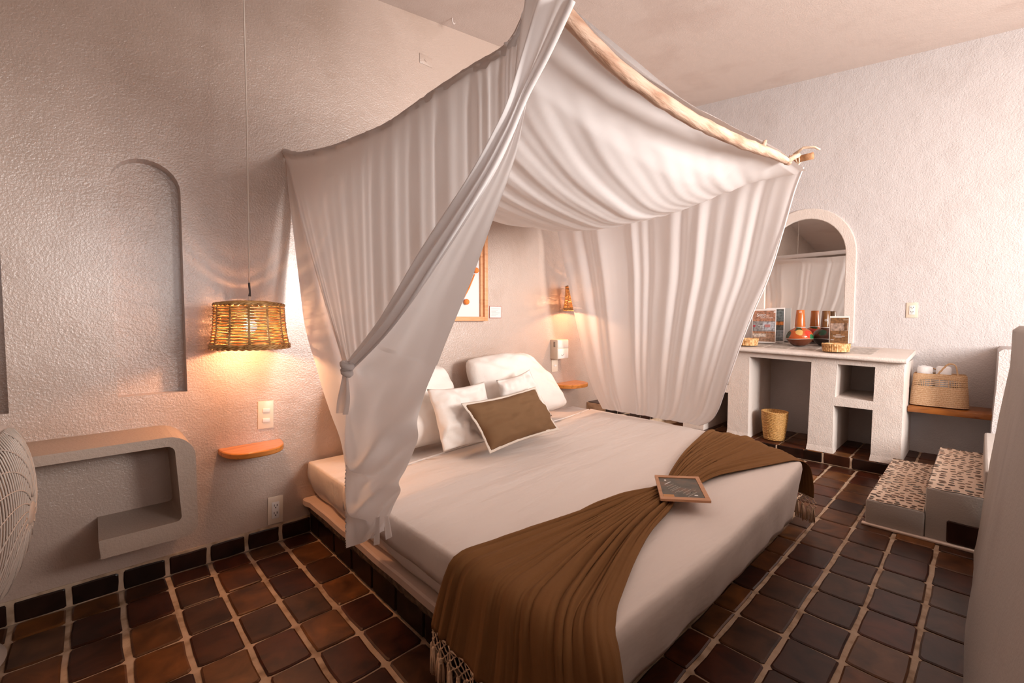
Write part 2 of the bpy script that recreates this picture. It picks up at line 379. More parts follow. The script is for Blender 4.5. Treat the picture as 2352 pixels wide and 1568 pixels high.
# ------------------------------------------------------------------ raised floor and masonry vanity
ZR = .096
rf = G().box((3.645, -.2, 0), (X1, -2.9, ZR - .008), .002).build('floor_step', m_grout, kind='structure')
yj = [-.34, -.555, -.77, -.985, -1.2, -1.415, -1.63, -1.765, -1.925 - .02, -2.12, -2.335, -2.55, -2.735]
for a, b_ in zip(yj, yj[1:]):
    lay(rf, 3.64, 3.785, b_, a, ZR, .01, .016); lay(rf, 3.785, 4.02, b_, a, ZR, .009, .016); lay(rf, 4.02, 4.285, b_, a, ZR, .009, .016)
fr = [-.76, -.975, -1.19, -1.40, -1.605, ax(1842.5, 1043, 3.64).y, ax(1889.4, 1047, 3.64).y, ax(1954.4, 1062, 3.64).y, -2.205]
for k, (a, b_) in enumerate(zip(fr, fr[1:])): riser(rf, (3.645, a), (3.645, b_), .004, ZR - .004, .004, .014, m_tile if k == 6 else m_tiledark, seed=k + 30)

def ct(x, y): return .97 - .030 * (-y - 1.06) + .04 * (x - 3.60) / .66       # top of the hand-made counter
van = thing('vanity_counter', 'white plaster dressing counter with open cubbies below the arched mirror', 'vanity')
XF = 3.665
TOP = .895
k2 = lambda x, y: (1600 + x * .3443, 760 + y * .3443)
comb = [(-.5, ZR), (-.5, .946), (-2.262, .893), (-2.262, ZR), (-2.075, ZR), (-2.078, .508), (-1.82, .508), (-1.822, ZR), (-1.635, ZR), (-1.648, .868), (-1.146, .884), (-1.148, ZR), (-.955, ZR), (-.955, .515), (-.72, .515), (-.72, ZR)]
hol = [[(-1.826, .582), (-2.08, .578), (-2.084, .856), (-1.836, .862)], [(-.72, .59), (-.955, .59), (-.955, .87), (-.72, .87)]]
g = G(); tris = tessellate_polygon([[Vector((a, b2, 0)) for a, b2 in q] for q in [comb] + hol]); flat = [p for q in [comb] + hol for p in q]; nf = len(flat)
g.add([(XF, a, b2) for a, b2 in flat] + [(X1 - .001, a, b2) for a, b2 in flat], [list(t) for t in tris] + [[nf + i for i in t][::-1] for t in tris])
o_ = 0
for q in [comb] + hol:
    m_q = len(q); g.f += [[o_ + i, o_ + (i + 1) % m_q, nf + o_ + (i + 1) % m_q, nf + o_ + i] for i in range(m_q)]; o_ += m_q
bevel(fixn(g.build('counter_base', m_mason, van)), .009, 3)
# flared plaster feet
g = G()
for y0, y1 in ((-2.075, -2.262), (-1.635, -1.822), (-.955, -1.146)):
    for t, (z, e) in enumerate(((ZR, .010), (ZR + .015, .007), (ZR + .05, .0005))):
        g.v += [Vector((XF - e, y0 + e * .6, z)), Vector((XF - e, y1 - e * .6, z)), Vector((XF + .1, y1 - e * .6, z)), Vector((XF + .1, y0 + e * .6, z))]
    b0 = len(g.v) - 12
    for t in range(2):
        for q in range(4): g.f.append([b0 + t * 4 + q, b0 + t * 4 + (q + 1) % 4, b0 + t * 4 + 4 + (q + 1) % 4, b0 + t * 4 + 4 + q])
pf3 = G(); gv, gf = g.v, g.f
for q3 in range(3):
    ff = G(); ff.v = gv[q3 * 12:(q3 + 1) * 12]; ff.f = [[i - q3 * 12 for i in f] for f in gf[q3 * 8:(q3 + 1) * 8]]; soft(fixn(ff.build('foot', m_mason, van)), 60)
# counter slab with a rounded nose
g = G(); NY = 30
rim = [(.10, 0), (.03, 0), (.012, -.003), (.003, -.010), (0, -.020), (.003, -.031), (.012, -.037), (.05, -.038)]
for i in range(NY + 1):
    y = -.5 - (2.275 - .5) * i / NY; wob = .003 * nz(y * 6)
    for dx, dz in rim: g.v.append(Vector((3.605 + dx + wob, y, ct(3.6 + dx, y) + dz)))
    g.v.append(Vector((X1 - .001, y, ct(X1, y) - .038))); g.v.append(Vector((X1 - .001, y, ct(X1, y))))
k = len(rim) + 2
for i in range(NY):
    for j in range(k): a = i * k + j; b2 = i * k + (j + 1) % k; g.f.append([a, b2, b2 + k, a + k])
g.f.append(list(range(k))); g.f.append([NY * k + j for j in range(k)])
soft(fixn(g.build('counter_slab', m_mason, van)), 45)
# inlaid stone tiles in the counter
for yy in [-.62 - .205 * q for q in range(8)]:
    for xx in (3.74, 3.90, 4.06):
        if yy - .2 < -2.16: continue
        me = tile_mesh(.15, .195, .006, .003, .004, R.randrange(99), m_stone)
        o = link('tile', me, van, (xx, yy - .2, ct(xx, yy - .2) + .0012)); o.rotation_euler = (.030, -.06, R.uniform(-.02, .02))

# arched mirror with its plaster surround
mir = thing('arched_mirror', 'arched wall mirror in a raised white plaster surround above the counter', 'mirror')
def archy(y0, y1, z0, zs, h, n=20): return arch(y0, y1, z0, zs, h, n)
ya, yb, zb_, zs_ = -1.757, -1.072, 1.016, 1.86
inn_ = archy(ya, yb, zb_, zs_, .375); out_ = archy(ya - .082, yb + .082, zb_, zs_, .375 + .10)
g = G(); n = len(inn_)
XM = X1 - .022
for pl, x in ((out_, X1), (out_, XM), (inn_, XM), (inn_, X1 - .001)):
    for k_, (a, b2) in enumerate(pl): g.v.append(Vector((x, a + (.002 * nz(k_ * 3.1) if x == XM else 0), b2)))
for t in range(3):
    for i in range(n): g.f.append([t * n + i, t * n + (i + 1) % n, (t + 1) * n + (i + 1) % n, (t + 1) * n + i])
bevel(fixn(g.build('surround', m_mason, mir)), .006)
G().prism(inn_, lambda a, b2, h: (h, a, b2), X1 - .003, X1 - .0005).build('glass', m_glass, mir)

# ------------------------------------------------------------------ wooden bench board, steps with pebbles
bench = G().box((3.93, -2.265, .488), (X1 - .001, -2.741, .532), .006).build('bench_board', m_bench)
tag(soft(bench), 'varnished wooden bench board fixed between white counter and low side wall', 'bench')

st = thing('pebble_steps', 'two grey cement steps topped with inlaid pebbles beside the side wall', 'steps')
def step(name, x0, x1, y0, y1, z, slope):
    g = G(); NX, NW = 10, 4
    vs = {}
    def P_(a, b2): return Vector((x0 + (x1 - x0) * a + .006 * nz(b2 * 4, a * 3, z), y0 + (y1 - y0) * b2 + .006 * nz(a * 4, b2 * 3, z + 5), z + .004 * nz(a * 5, b2 * 3)))
    s_ = G().box((x0, y0, 0), (x1, y1, z), .012).build(name, m_cement, st); soft(s_)
    bed = G().grid(lambda a, b2: P_(.006 + .988 * a, .02 + .96 * b2) + Vector((0, 0, .002 + .002 * math.sin(PI * a) * math.sin(PI * b2))), 20, 8).build('pebble_bed', m_pebbed, st, True)
    return s_, P_
s1, P1 = step('lower_step', 2.475, 3.638, -2.215, -2.478, .152, 0)
s2, P2 = step('upper_step', 2.485, 3.638, -2.478, -2.738, .294, 0)
pebs = []
for s in range(6):
    rr = random.Random(s); g = G(); n = 9; ph = [rr.uniform(.75, 1.15) for _ in range(n)]
    g.v = [Vector((.5 * ph[i] * math.cos(2 * PI * i / n), .5 * ph[i] * math.sin(2 * PI * i / n) * .5, -.003)) for i in range(n)] + [Vector((.5 * .9 * ph[i] * math.cos(2 * PI * i / n), .5 * .9 * ph[i] * math.sin(2 * PI * i / n) * .5, .0014)) for i in range(n)] + [Vector((0, 0, .0024))]
    g.f = [[i, (i + 1) % n, n + (i + 1) % n, n + i] for i in range(n)] + [[n + i, n + (i + 1) % n, 2 * n] for i in range(n)]
    pebs.append(mesh('pebble', g.v, g.f, m_pebble, True))
for s_, P_, cx, cy in ((s1, P1, 22, 8), (s2, P2, 21, 7)):
    n = 0
    for a in range(cx):
        for b2 in range(cy):
            if R.random() < .06 or n >= 240: continue
            n += 1
            p = P_((a + .5 + R.uniform(-.22, .22) + (.25 if b2 % 2 else -.25)) / cx if 0 < a < cx - 1 else (a + .5) / cx, (b2 + .5 + R.uniform(-.28, .28)) / cy)
            o = link('pebble', R.choice(pebs), s_, (p.x, p.y, p.z + .0035)); q = R.uniform(.024, .037)
            o.scale = (q, q * R.uniform(1.3, 2.1), 1); o.rotation_euler = (0, 0, R.gauss(PI / 2, .35))
# a third step rises through the gap in the low wall
G().box((2.5, -2.70, 0), (3.68, -2.95, .44), .012).build('rear_step', m_side, st)
# single dark tile set in the front of the upper step, thin sill tiles under the lower one
riser(st, (2.482, -2.565), (2.482, -2.715), .015, .135, .004, .004, m_tiledark, 3)
g = G().box((2.452, -2.20, 0), (2.49, -2.74, .012), .004); soft(g.build('sill', m_ledge, st))

# ------------------------------------------------------------------ waste basket (woven)
def woven(name, parent, prof, rings, stakes, r_w, r_s, mat, amp=.004, c=(0, 0, 0), seed=1, prof_r=None):
    """horizontal weavers running in and out of upright stakes; prof(t) -> (radius, z)"""
    rr = random.Random(seed); g = G(); n = stakes * 4
    for k in range(rings):
        t = (k + .5) / rings; rad, z = prof(t); pts = []
        for i in range(n):
            an = 2 * PI * i / n; q = rad + amp * math.cos(stakes * an / 1.0 * .5 * 2 / 2 + (PI if k % 2 else 0)) + rr.uniform(-.0008, .0008)
            pts.append(Vector(c) + Vector((q * math.cos(an), q * math.sin(an), z + rr.uniform(-.0012, .0012))))
        g.tube(pts, r_w * rr.uniform(.85, 1.15), 4, closed=True)
    o1 = g.build('weave', mat, parent, True)
    g = G()
    for i in range(stakes):
        an = 2 * PI * (i + .5) / stakes
        for da in (-.012, .012):
            g.tube([Vector(c) + Vector((prof(t)[0] * math.cos(an + da), prof(t)[0] * math.sin(an + da), prof(t)[1])) for t in (0, .25, .5, .75, 1)], r_s, 4)
    o2 = g.build('stake', mat, parent, True); return o1, o2
def braid(g, rad, z, r0, c=(0, 0, 0), turns=40, off=.004):
    for ph in (0, PI):
        pts = []
        for i in range(160):
            an = 2 * PI * i / 160; q = rad + off * math.cos(turns * an / 2 + ph); pts.append(Vector(c) + Vector((q * math.cos(an), q * math.sin(an), z + off * math.sin(turns * an / 2 + ph))))
        g.tube(pts, r0, 5, closed=True)
wx, wy = 3.885, -1.405
wb = thing('waste_basket', 'small round woven waste basket on the floor under the counter', 'basket', (wx - .03, wy, ZR - .0))
wb.location = (3.80, -1.335, ZR + .003)
wp = lambda t: (.082 + .024 * min(1, t * 1.25) ** .8, .006 + .262 * t)
woven('weave', wb, wp, 34, 22, .0046, .0035, m_rattan, .0025, seed=4)
g = G(); braid(g, .107, .266, .004); g.build('rim', m_rattan, wb, True)
g = G(); g.lathe([(.001, .002), (.08, .002), (.082, .01), (.100, .14), (.1035, .262), (.1025, .262), (.098, .14), (.078, .012), (.001, .012)], 28); fixn(g.build('liner', m_rattan, wb, True))

# ------------------------------------------------------------------ straw bag with rolled towels, on the bench board
bgl = thing('straw_bag', 'woven straw bag with two looped handles holding white towels on the bench', 'bag', (4.09, -2.44, .5345)); bgl.rotation_euler.z = .04
def bagr(t, an):   # t height 0..1, an angle: rounded rectangle footprint
    hw = .162 + .012 * (1 - t) - .020 * max(0, t - .5) * 0; hd = .085 - .012 * t
    hw = .172 - .018 * t; e = .45
    ca, sa = math.cos(an), math.sin(an)
    return (hd * math.copysign(abs(ca) ** e, ca), hw * math.copysign(abs(sa) ** e, sa))
HBG = .262
g = G(); gb2 = G(); K = 34
m_bag2 = M('pale_straw', (.66, .46, .30), .7); mottle(m_bag2, [(.5, .3, .16), (.70, .50, .33)], 150, 2)
for k in range(K):
    t = (k + .5) / K
    if .58 < t < .84 and k % 2: continue
    pts = []
    for i in range(72):
        x, y = bagr(t, 2 * PI * i / 72); pts.append((x, y, .006 + HBG * t * (1 - .06 * abs(y / .17) ** 2 * (t > .8))))
    (g if k % 2 else gb2).tube(pts, .0052 if not (.58 < t < .84) else .0035, 5, closed=True)
g.build('weave', m_bag, bgl, True); gb2.build('pale_weave', m_bag2, bgl, True)
g = G()
for i in range(72):
    for t0, t1 in ((.56, .86),):
        g.tube([(*bagr(t, 2 * PI * i / 72), .006 + HBG * t) for t in (t0, (t0 + t1) / 2, t1)], .0030, 4)
g.build('open_weave', m_bag, bgl, True)
g = G()
for lo, hi in ((.0, .57), (.85, 1.0)):
    for k, t in enumerate((lo, hi)):
        for i in range(72): x, y = bagr(t, 2 * PI * i / 72); g.v.append(Vector((x * .975, y * .985, .004 + HBG * t)))
    b0 = len(g.v) - 144
    for i in range(72): g.f.append([b0 + i, b0 + (i + 1) % 72, b0 + 72 + (i + 1) % 72, b0 + 72 + i])
g.f.append(list(range(72)))
g.build('lining', m_bag, bgl, True)
for k, (x0, pts) in enumerate(((-.068, [(.045, .225), (.02, .25), (-.03, .33), (-.055, .352), (-.085, .345), (-.098, .30), (-.105, .225)]), (.066, [(.10, .235), (.09, .27), (.06, .30), (.02, .29), (-.015, .235)]))):
    g = G(); ps = resample([(x0, y + .0, z) for y, z in pts], 26); 
    for ph in (0, 2.1, 4.2): g.tube([p + Vector((.0032 * math.cos(i * .9 + ph), .0032 * math.sin(i * .9 + ph) * .7, .0032 * math.sin(i * .9 + ph))) for i, p in enumerate(ps)], .0038, 6)
    g.build('handle', m_bag, bgl, True)
def towel(x, y, z, rad, ln, label, rx):
    g = G(); pts = []; n = 60
    for i in range(n): a = i / n * 5 * PI; r0 = rad * (1 - .86 * i / n); pts.append((r0 * math.cos(a), r0 * math.sin(a)))
    prof = [(0.0, .0), (rad * .6, 0), (rad * .93, .006), (rad, .02), (rad, ln - .02), (rad * .93, ln - .006), (rad * .6, ln), (0, ln)]
    prof[0] = (.001, .004); prof[-1] = (.001, ln - .004)
    g.lathe(prof, 28)
    for v in g.v: v.x *= 1.0 + .05 * nz(v.z * 9, v.y * 9, rad)
    o = soft(fixn(g.build('rolled_towel', m_towel)), 50); o.rotation_euler = rx; o.location = (x, y, z)
    g = G(); g.tube([(a * .97, b2 * .97, ln + .0005) for a, b2 in pts], .0012, 4); g.build('roll_edge', m_towel, o, True)
    return tag(o, label, 'towel')
towel(4.09, -2.352, .62, .048, .235, 'white rolled towel upright in the straw bag, nearer the counter', (0, 0, 0))
towel(4.085, -2.405, .63, .046, .23, 'white rolled towel in the straw bag, behind the tall front handle', (0, .06, 0)).location.y = -2.462

# ------------------------------------------------------------------ things on the counter
PATCH = {'clay_bottle': ((-1.15, .105, .040, (.02, .045, .02)), (-.05, .135, .028, (.55, .34, .11)), (.05, .118, .016, (.55, .34, .11)), (.75, .118, .034, (.55, .03, .012)), (1.05, .088, .024, (.01, .10, .035))),
         'dark_clay_bottle': ((-.3, .13, .036, (.01, .05, .025)), (.9, .115, .026, (.12, .03, .02)))}
def bottle(name, x, y, sc, cols, label, rim_c, cup, rz=0):
    t = thing(name, label, 'bottle', (x, y, ct(x, y) + .006), rz); t.scale = (sc, sc, sc)
    m = M(name + '_glaze', cols[0], .12); N, L, b = nodes(m); tc = N.new('ShaderNodeTexCoord')
    v = N.new('ShaderNodeTexVoronoi'); v.inputs['Scale'].default_value = 11; v.feature = 'F1'
    nz_ = N.new('ShaderNodeTexNoise'); nz_.inputs['Scale'].default_value = 7; mx0 = N.new('ShaderNodeMix'); mx0.data_type = 'RGBA'; mx0.inputs[0].default_value = .12
    L.new(tc.outputs['Object'], nz_.inputs['Vector']); L.new(tc.outputs['Object'], mx0.inputs[6]); L.new(nz_.outputs['Color'], mx0.inputs[7]); L.new(mx0.outputs[2], v.inputs['Vector'])
    r = N.new('ShaderNodeValToRGB'); r.color_ramp.interpolation = 'CONSTANT'; el = r.color_ramp.elements
    sx = N.new('ShaderNodeSeparateXYZ'); L.new(v.outputs['Color'], sx.inputs[0]); L.new(sx.outputs[0], r.inputs[0])
    while len(el) < len(cols) - 1: el.new(.5)
    for i, (e, c) in enumerate(zip(el, cols[1:])): e.position = i / (len(cols) - 1); e.color = (*c, 1)
    sz = N.new('ShaderNodeSeparateXYZ'); L.new(tc.outputs['Object'], sz.inputs[0]); gt = N.new('ShaderNodeMath'); gt.operation = 'GREATER_THAN'; gt.inputs[1].default_value = .068; L.new(sz.outputs[2], gt.inputs[0])
    mx = N.new('ShaderNodeMix'); mx.data_type = 'RGBA'; L.new(gt.outputs[0], mx.inputs[0]); mx.inputs[6].default_value = (*cols[0], 1); L.new(r.outputs[0], mx.inputs[7]); last = mx.outputs[2]
    for (da, zz, rad_, cc) in PATCH.get(name, ()):
        an = math.atan2(CAM.y - y, CAM.x - x) - rz + da; rp_ = interp([.02, .058, .082, .108, .140, .16], [.08, .106, .112, .106, .088, .06], zz)
        dn = N.new('ShaderNodeVectorMath'); dn.operation = 'DISTANCE'; dn.inputs[1].default_value = (rp_ * math.cos(an), rp_ * math.sin(an), zz); L.new(mx0.outputs[2], dn.inputs[0]) if False else L.new(tc.outputs['Object'], dn.inputs[0])
        ad_ = N.new('ShaderNodeMath'); ad_.operation = 'MULTIPLY_ADD'; L.new(nz_.outputs[0], ad_.inputs[0]); ad_.inputs[1].default_value = .03; L.new(dn.outputs['Value'], ad_.inputs[2])
        lt = N.new('ShaderNodeMath'); lt.operation = 'LESS_THAN'; L.new(ad_.outputs[0], lt.inputs[0]); lt.inputs[1].default_value = rad_ + .015
        mq = N.new('ShaderNodeMix'); mq.data_type = 'RGBA'; L.new(lt.outputs[0], mq.inputs[0]); L.new(last, mq.inputs[6]); mq.inputs[7].default_value = (*cc, 1); last = mq.outputs[2]
    L.new(last, b.inputs['Base Color'])
    pr_ = [(.001, 0), (.045, 0), (.06, .006), (.085, .028), (.106, .058), (.112, .082), (.106, .108), (.088, .140), (.06, .160), (.042, .170), (.040, .180), (.001, .180)]
    pts = resample([(a, 0, z) for a, z in pr_[1:-1]], 30)
    o = G().lathe([(.001, 0)] + [(max(.001, p.x), p.z) for p in pts] + [(.001, .180)], 40).build('body', m, t, True); soft(fixn(o), 60)
    g = G(); g.tube([(.1085 * math.cos(a), .1085 * math.sin(a), .067 + .003 * math.sin(2 * a)) for a in [2 * PI * i / 48 for i in range(48)]], .0024, 5, closed=True); g.build('painted_band', m_white, t, True)
    mc = M(name + '_cup', cup, .15); mottle(mc, [tuple(c * .7 for c in cup), cup], 8, 4, (1, 1, .3))
    o = G().lathe([(.001, .180), (.043, .180), (.0435, .186), (.040, .245), (.034, .338), (.032, .3415), (.001, .342)], 32).build('cup', mc, t); soft(fixn(o))
    g = G(); g.tube([(.0435 * math.cos(a), .0435 * math.sin(a), .176) for a in [2 * PI * i / 32 for i in range(32)]], .0028, 6, closed=True); g.build('collar', m_white, t, True)
    g = G()
    zc0 = rim_c; an0 = math.atan2(CAM.y - y, CAM.x - x) - rz
    for i in range(7):
        a = 2 * PI * i / 6; dr = 0 if i == 6 else .009; hh = zc0 + dr * math.sin(a); rr_ = interp([.186, .245, .338], [.0435, .040, .034], hh) + .0004; an = an0 + dr * math.cos(a) / rr_
        g.lathe([(.0008, -.0006), (.0026, -.0006), (.0026, .0006), (.0008, .0006)], 8, (0, 0, 0)); k = 32
        q = Matrix.Translation((rr_ * math.cos(an), rr_ * math.sin(an), hh)) @ Matrix.Rotation(an, 4, 'Z') @ Matrix.Rotation(PI / 2, 4, 'Y')
        for v_ in range(len(g.v) - k, len(g.v)): g.v[v_] = q @ g.v[v_]
    g.build('flower_dots', m_white, t); return t
bottle('clay_bottle', 4.03, -1.465, 1.0, [(.11, .03, .012), (.42, .08, .015), (.42, .08, .015), (.01, .09, .03), (.42, .08, .015), (.42, .08, .015), (.55, .33, .1), (.42, .08, .015), (.5, .03, .015), (.42, .08, .015), (.03, .05, .015)], 'orange painted clay bottle with its cup on the neck, in front', .322, (.52, .13, .02), .4)
bottle('dark_clay_bottle', 4.18, -1.64, .96, [(.025, .010, .006), (.06, .018, .01), (.02, .012, .008), (.01, .05, .02), (.10, .02, .01), (.06, .018, .01), (.03, .03, .02)], 'dark brown painted clay bottle standing behind the orange one', .25, (.17, .07, .02), 1.7)

def oval_box(x, y, label, sy):
    t = thing('palm_box', label, 'basket', (x, y, ct(x, y) + .007), 0); t.scale = (1, sy, 1.3)
    g = G(); n = 36
    for k in range(4):
        for i in range(n):
            a0 = 2 * PI * i / n; a1 = 2 * PI * (i + 1) / n; z0 = .002 + k * .0125; z1 = z0 + .012
            q = .0022 if (i + k) % 2 else 0; r0 = .088 + .0022 * k + q
            am = (a0 + a1) / 2; b0 = len(g.v)
            for a in (a0, am, a1):
                rr_ = r0 - (.0022 if a != am else 0)
                g.v += [Vector((rr_ * math.cos(a), rr_ * math.sin(a), z0)), Vector((rr_ * math.cos(a), rr_ * math.sin(a), z1))]
            g.f += [[b0, b0 + 2, b0 + 3, b0 + 1], [b0 + 2, b0 + 4, b0 + 5, b0 + 3]]
    g.build('woven_side', m_palm, t)
    g = G().lathe([(.001, .001), (.085, .001), (.092, .052), (.088, .052), (.082, .006), (.001, .006)], 36); fixn(g.build('shell', m_palm, t))
    g = G().tube([(.0945 * math.cos(a), .0945 * math.sin(a), .0515 + .001 * math.sin(9 * a)) for a in [2 * PI * i / 48 for i in range(48)]], .0035, 5, closed=True); g.build('rim', m_palm, t, True)
    return t
oval_box(3.745, -1.806, 'round palm box at the counter edge below the brown leaflet', 1.06)
oval_box(3.775, -1.085, 'round palm box at the counter edge partly behind the right canopy curtain', 1.0)

def text(parent, s, h, loc, mat, align='LEFT', name='lettering', ext=.0003):
    c = bpy.data.curves.new('t', 'FONT'); c.body = s; c.size = h; c.align_x = align; c.extrude = ext; c.resolution_u = 3
    o = bpy.data.objects.new('t', c); COL.objects.link(o); bpy.context.view_layer.update()
    me = bpy.data.meshes.new_from_object(o.evaluated_get(bpy.context.evaluated_depsgraph_get())); bpy.data.objects.remove(o)
    me.materials.clear(); me.materials.append(mat); q = link(name, me, parent); q.matrix_local = loc; return q
m_acr = M('clear_acrylic', (.95, .95, .95), .05); nodes(m_acr)[2].inputs['Transmission Weight'].default_value = .9
def stand(label, x, yl, yr, z0, z1, yaw, blocks, name):
    """leaflet in an acrylic holder: local X to the right as seen, local Z up, face towards -Y local"""
    wdt = abs(yr - yl); h = z1 - z0; t = thing(name, label, 'leaflet', (x, (yl + yr) / 2, ct(x, (yl + yr) / 2) + .008), -PI / 2 + yaw)
    h = h
    G().box((-wdt / 2, 0, 0), (wdt / 2, .004, h), .001).build('holder', m_white, t)
    G().box((-wdt / 2, -.03, -.001), (wdt / 2, .03, .003), .001).build('foot', m_acr, t)
    for i, (a, b2, c, d, col) in enumerate(blocks):
        mm = M('print_' + name, col, .35); mottle(mm, [tuple(q * .45 for q in col), col, tuple(min(1, q * 1.5) for q in col)], 45, 4)
        G().box((-wdt / 2 + wdt * a, -.0006 - .0002 * i, h * c), (-wdt / 2 + wdt * b2, 0, h * d)).build('print', mm, t)
    return t, wdt, h
FACE = Matrix(((1, 0, 0, 0), (0, 0, -1, 0), (0, 1, 0, 0), (0, 0, 0, 1)))
tA, wA, hA = stand('leaflet stand with white heading 5 cosas on a brown ground', 4.06, -1.03, -1.25, .975, 1.318, .0,
    [(.03, .97, .04, .95, (.35, .17, .11)), (.03, .97, .33, .64, (.22, .21, .21)), (.45, .97, .38, .62, (.36, .37, .4)), (.03, .97, .04, .33, (.30, .18, .12)), (.05, .6, .18, .27, (.5, .42, .36)), (.03, .97, .31, .335, (.32, .12, .05))], 'leaflet_stand')
mw = M('print_white', (.85, .84, .82), .5)
for s, hh, a, z in (('5', .045, .19, .775), ('cosas que', .0165, .29, .825), ('NO', .026, .29, .777), ('te puedes', .0165, .43, .782), ('perder en tuxtla!', .0165, .36, .73), ('Desayuno', .014, .26, .5), ('& mas', .014, .34, .455)):
    text(tA, s, hh, Matrix.Translation((-wA / 2 + wA * a, -.0028, hA * z)) @ FACE, mw)
G().box((wA * .40, -.003, hA * .89), (wA * .47, -.0014, hA * .925)).build('corner_mark', mw, tA)
G().box((wA * .04, -.003, hA * .465), (wA * .27, -.0014, hA * .545)).build('red_tag', M('tagred', (.42, .18, .17), .5), tA)
G().lathe([(.001, -.001), (.011, -.001), (.011, .001), (.001, .001)], 20, (0, 0, 0)).build('red_badge', M('badgered', (.35, .03, .05), .5), tA).matrix_local = Matrix.Translation((-wA * .40, -.003, hA * .50)) @ FACE
stand('leaflet stand with dark photos behind the brown leaflet with white heading', 4.19, -1.12, -1.29, .985, 1.335, -.0,
    [(.02, .95, .04, .96, (.10, .10, .09)), (.02, .95, .62, .92, (.14, .16, .16)), (.02, .95, .50, .6, (.5, .16, .04)), (.3, .95, .06, .35, (.25, .27, .28))], 'dark_leaflet_stand')
tC, wC, hC = stand('small brown leaflet stand beside the dark clay bottle', 3.985, -1.708, -1.852, .985, 1.275, .03,
    [(.03, .97, .04, .95, (.18, .085, .035)), (.06, .94, .55, .78, (.32, .22, .17)), (.75, .9, .56, .8, (.12, .06, .03))], 'brown_leaflet_stand')
g = G()
for k, (a, b2, z) in enumerate(((.35, .6, .42), (.2, .8, .38), (.3, .65, .345), (.08, .3, .15), (.6, .78, .15), (.08, .25, .26), (.7, .95, .88))):
    g.box((-wC / 2 + wC * a, -.0022, hC * z), (-wC / 2 + wC * b2, -.0008, hC * z + .0022))
g.build('printed_lines', mw, tC)

# ------------------------------------------------------------------ sockets, switches, small wall fittings
def wallplate(name, label, cat, M4, w_, h_, kind):
    """M4 maps local x right, z up, -y out of the wall"""
    t = thing(name, label, cat); t.matrix_world = M4
    soft(G().box((-w_ / 2, -.006, -h_ / 2), (w_ / 2, 0, h_ / 2), .0025).build('cover_plate', m_plate, t))
    if kind == 'socket':
        soft(G().box((-w_ * .24, -.009, -h_ * .30), (w_ * .24, -.004, h_ * .30), .001).build('socket_face', m_white, t))
        g = G()
        for zz in (-.14, .14):
            g.box((-w_ * .11, -.0095, h_ * zz), (-w_ * .07, -.0085, h_ * (zz + .08))); g.box((w_ * .07, -.0095, h_ * zz), (w_ * .11, -.0085, h_ * (zz + .08)))
            g.box((-w_ * .03, -.0095, h_ * (zz - .07)), (w_ * .03, -.0085, h_ * (zz - .02)))
        g.build('slots', m_dark, t)
    elif kind == 'switch2':
        for zz in (.16, -.20): o = soft(G().box((-w_ * .22, -.012, -h_ * .06), (w_ * .24, -.004, h_ * .08), .002).build('rocker', m_white, t)); o.location.z = h_ * zz; o.rotation_euler = (.06, .05, 0)
    elif kind == 'switch1': soft(G().box((-w_ * .15, -.011, -h_ * .07), (w_ * .25, -.004, h_ * .07), .002).build('rocker', m_white, t))
    return t
def Mw(p, rx=0, rz=0): return Matrix.Translation(p) @ Matrix.Rotation(rz, 4, 'Z') @ Matrix.Rotation(rx, 4, 'Y')
p = ay(632, 1170, 0); wallplate('wall_socket', 'ivory wall socket low on the wall beneath the left wooden shelf', 'socket', Mw(p, .03), .078, .152, 'socket')
p = ay(610, 952, 0); wallplate('light_switch', 'ivory double light switch above the left wooden shelf', 'switch', Mw(p, .03), .078, .150, 'switch2')
p = ax(2095, 712, X1); wallplate('socket', 'ivory wall socket on the white wall right of the mirror', 'socket', Mw(p, 0, -PI / 2), .078, .132, 'socket')
pa, pb = ay(1266, 825, 0), ay(1280, 853, 0)
wallplate('key_switch', 'narrow ivory switch under the white thermostat box', 'switch', Mw((pa + pb) / 2), .085, .115, 'switch1')
ta = thing('thermostat_box', 'white thermostat box with side vents on the wall above the right shelf', 'thermostat', ((2.105 + 2.235) / 2, 0, .975))
soft(G().box((-.075, -.085, -.088), (.075, 0, .085), .003).build('case', m_plate, ta))
soft(G().box((-.072, -.089, .01), (.072, -.084, .078), .001).build('label_panel', m_paper, ta)); soft(G().box((-.072, -.089, -.082), (.072, -.084, .004), .001).build('front_panel', m_white, ta))
g = G(); [g.box((-.0762, -.06 + .0, .02 + .007 * i), (-.0745, -.038, .0235 + .007 * i)) for i in range(7)]; g.build('vent_slots', m_dark, ta)
g = G().tube([(-.025, -.0895, -.05), (-.015, -.0895, -.06), (.0, -.0895, -.052), (.012, -.0895, -.045)], .0022, 5); g.build('pen_mark', m_ink, ta)
p = ay(978, 139, 0); t = thing('junction_cover', 'painted square junction cover high on the head wall', 'cover', p)
soft(G().box((-.05, -.004, -.032), (.05, 0, .032), .002).build('cover_plate', m_head, t)); G().lathe([(.006, 0), (.011, 0), (.011, .003), (.006, .003)], 16).build('ring', m_head, t).matrix_local = Matrix.Translation((0, -.004, 0)) @ Matrix.Rotation(PI / 2, 4, 'X')
hx = Vector((.95, -.12, zc(.95, -.12))); hk = G().tube([hx + Vector((0, 0, .02)), hx + Vector((0, 0, -.02)), hx + Vector((.012, 0, -.035)), hx + Vector((.022, 0, -.022))], .005, 6)
o = hk.build('ceiling_hook', m_ceil, None, True); tag(o, 'small painted hook in the ceiling near the head wall', 'hook')

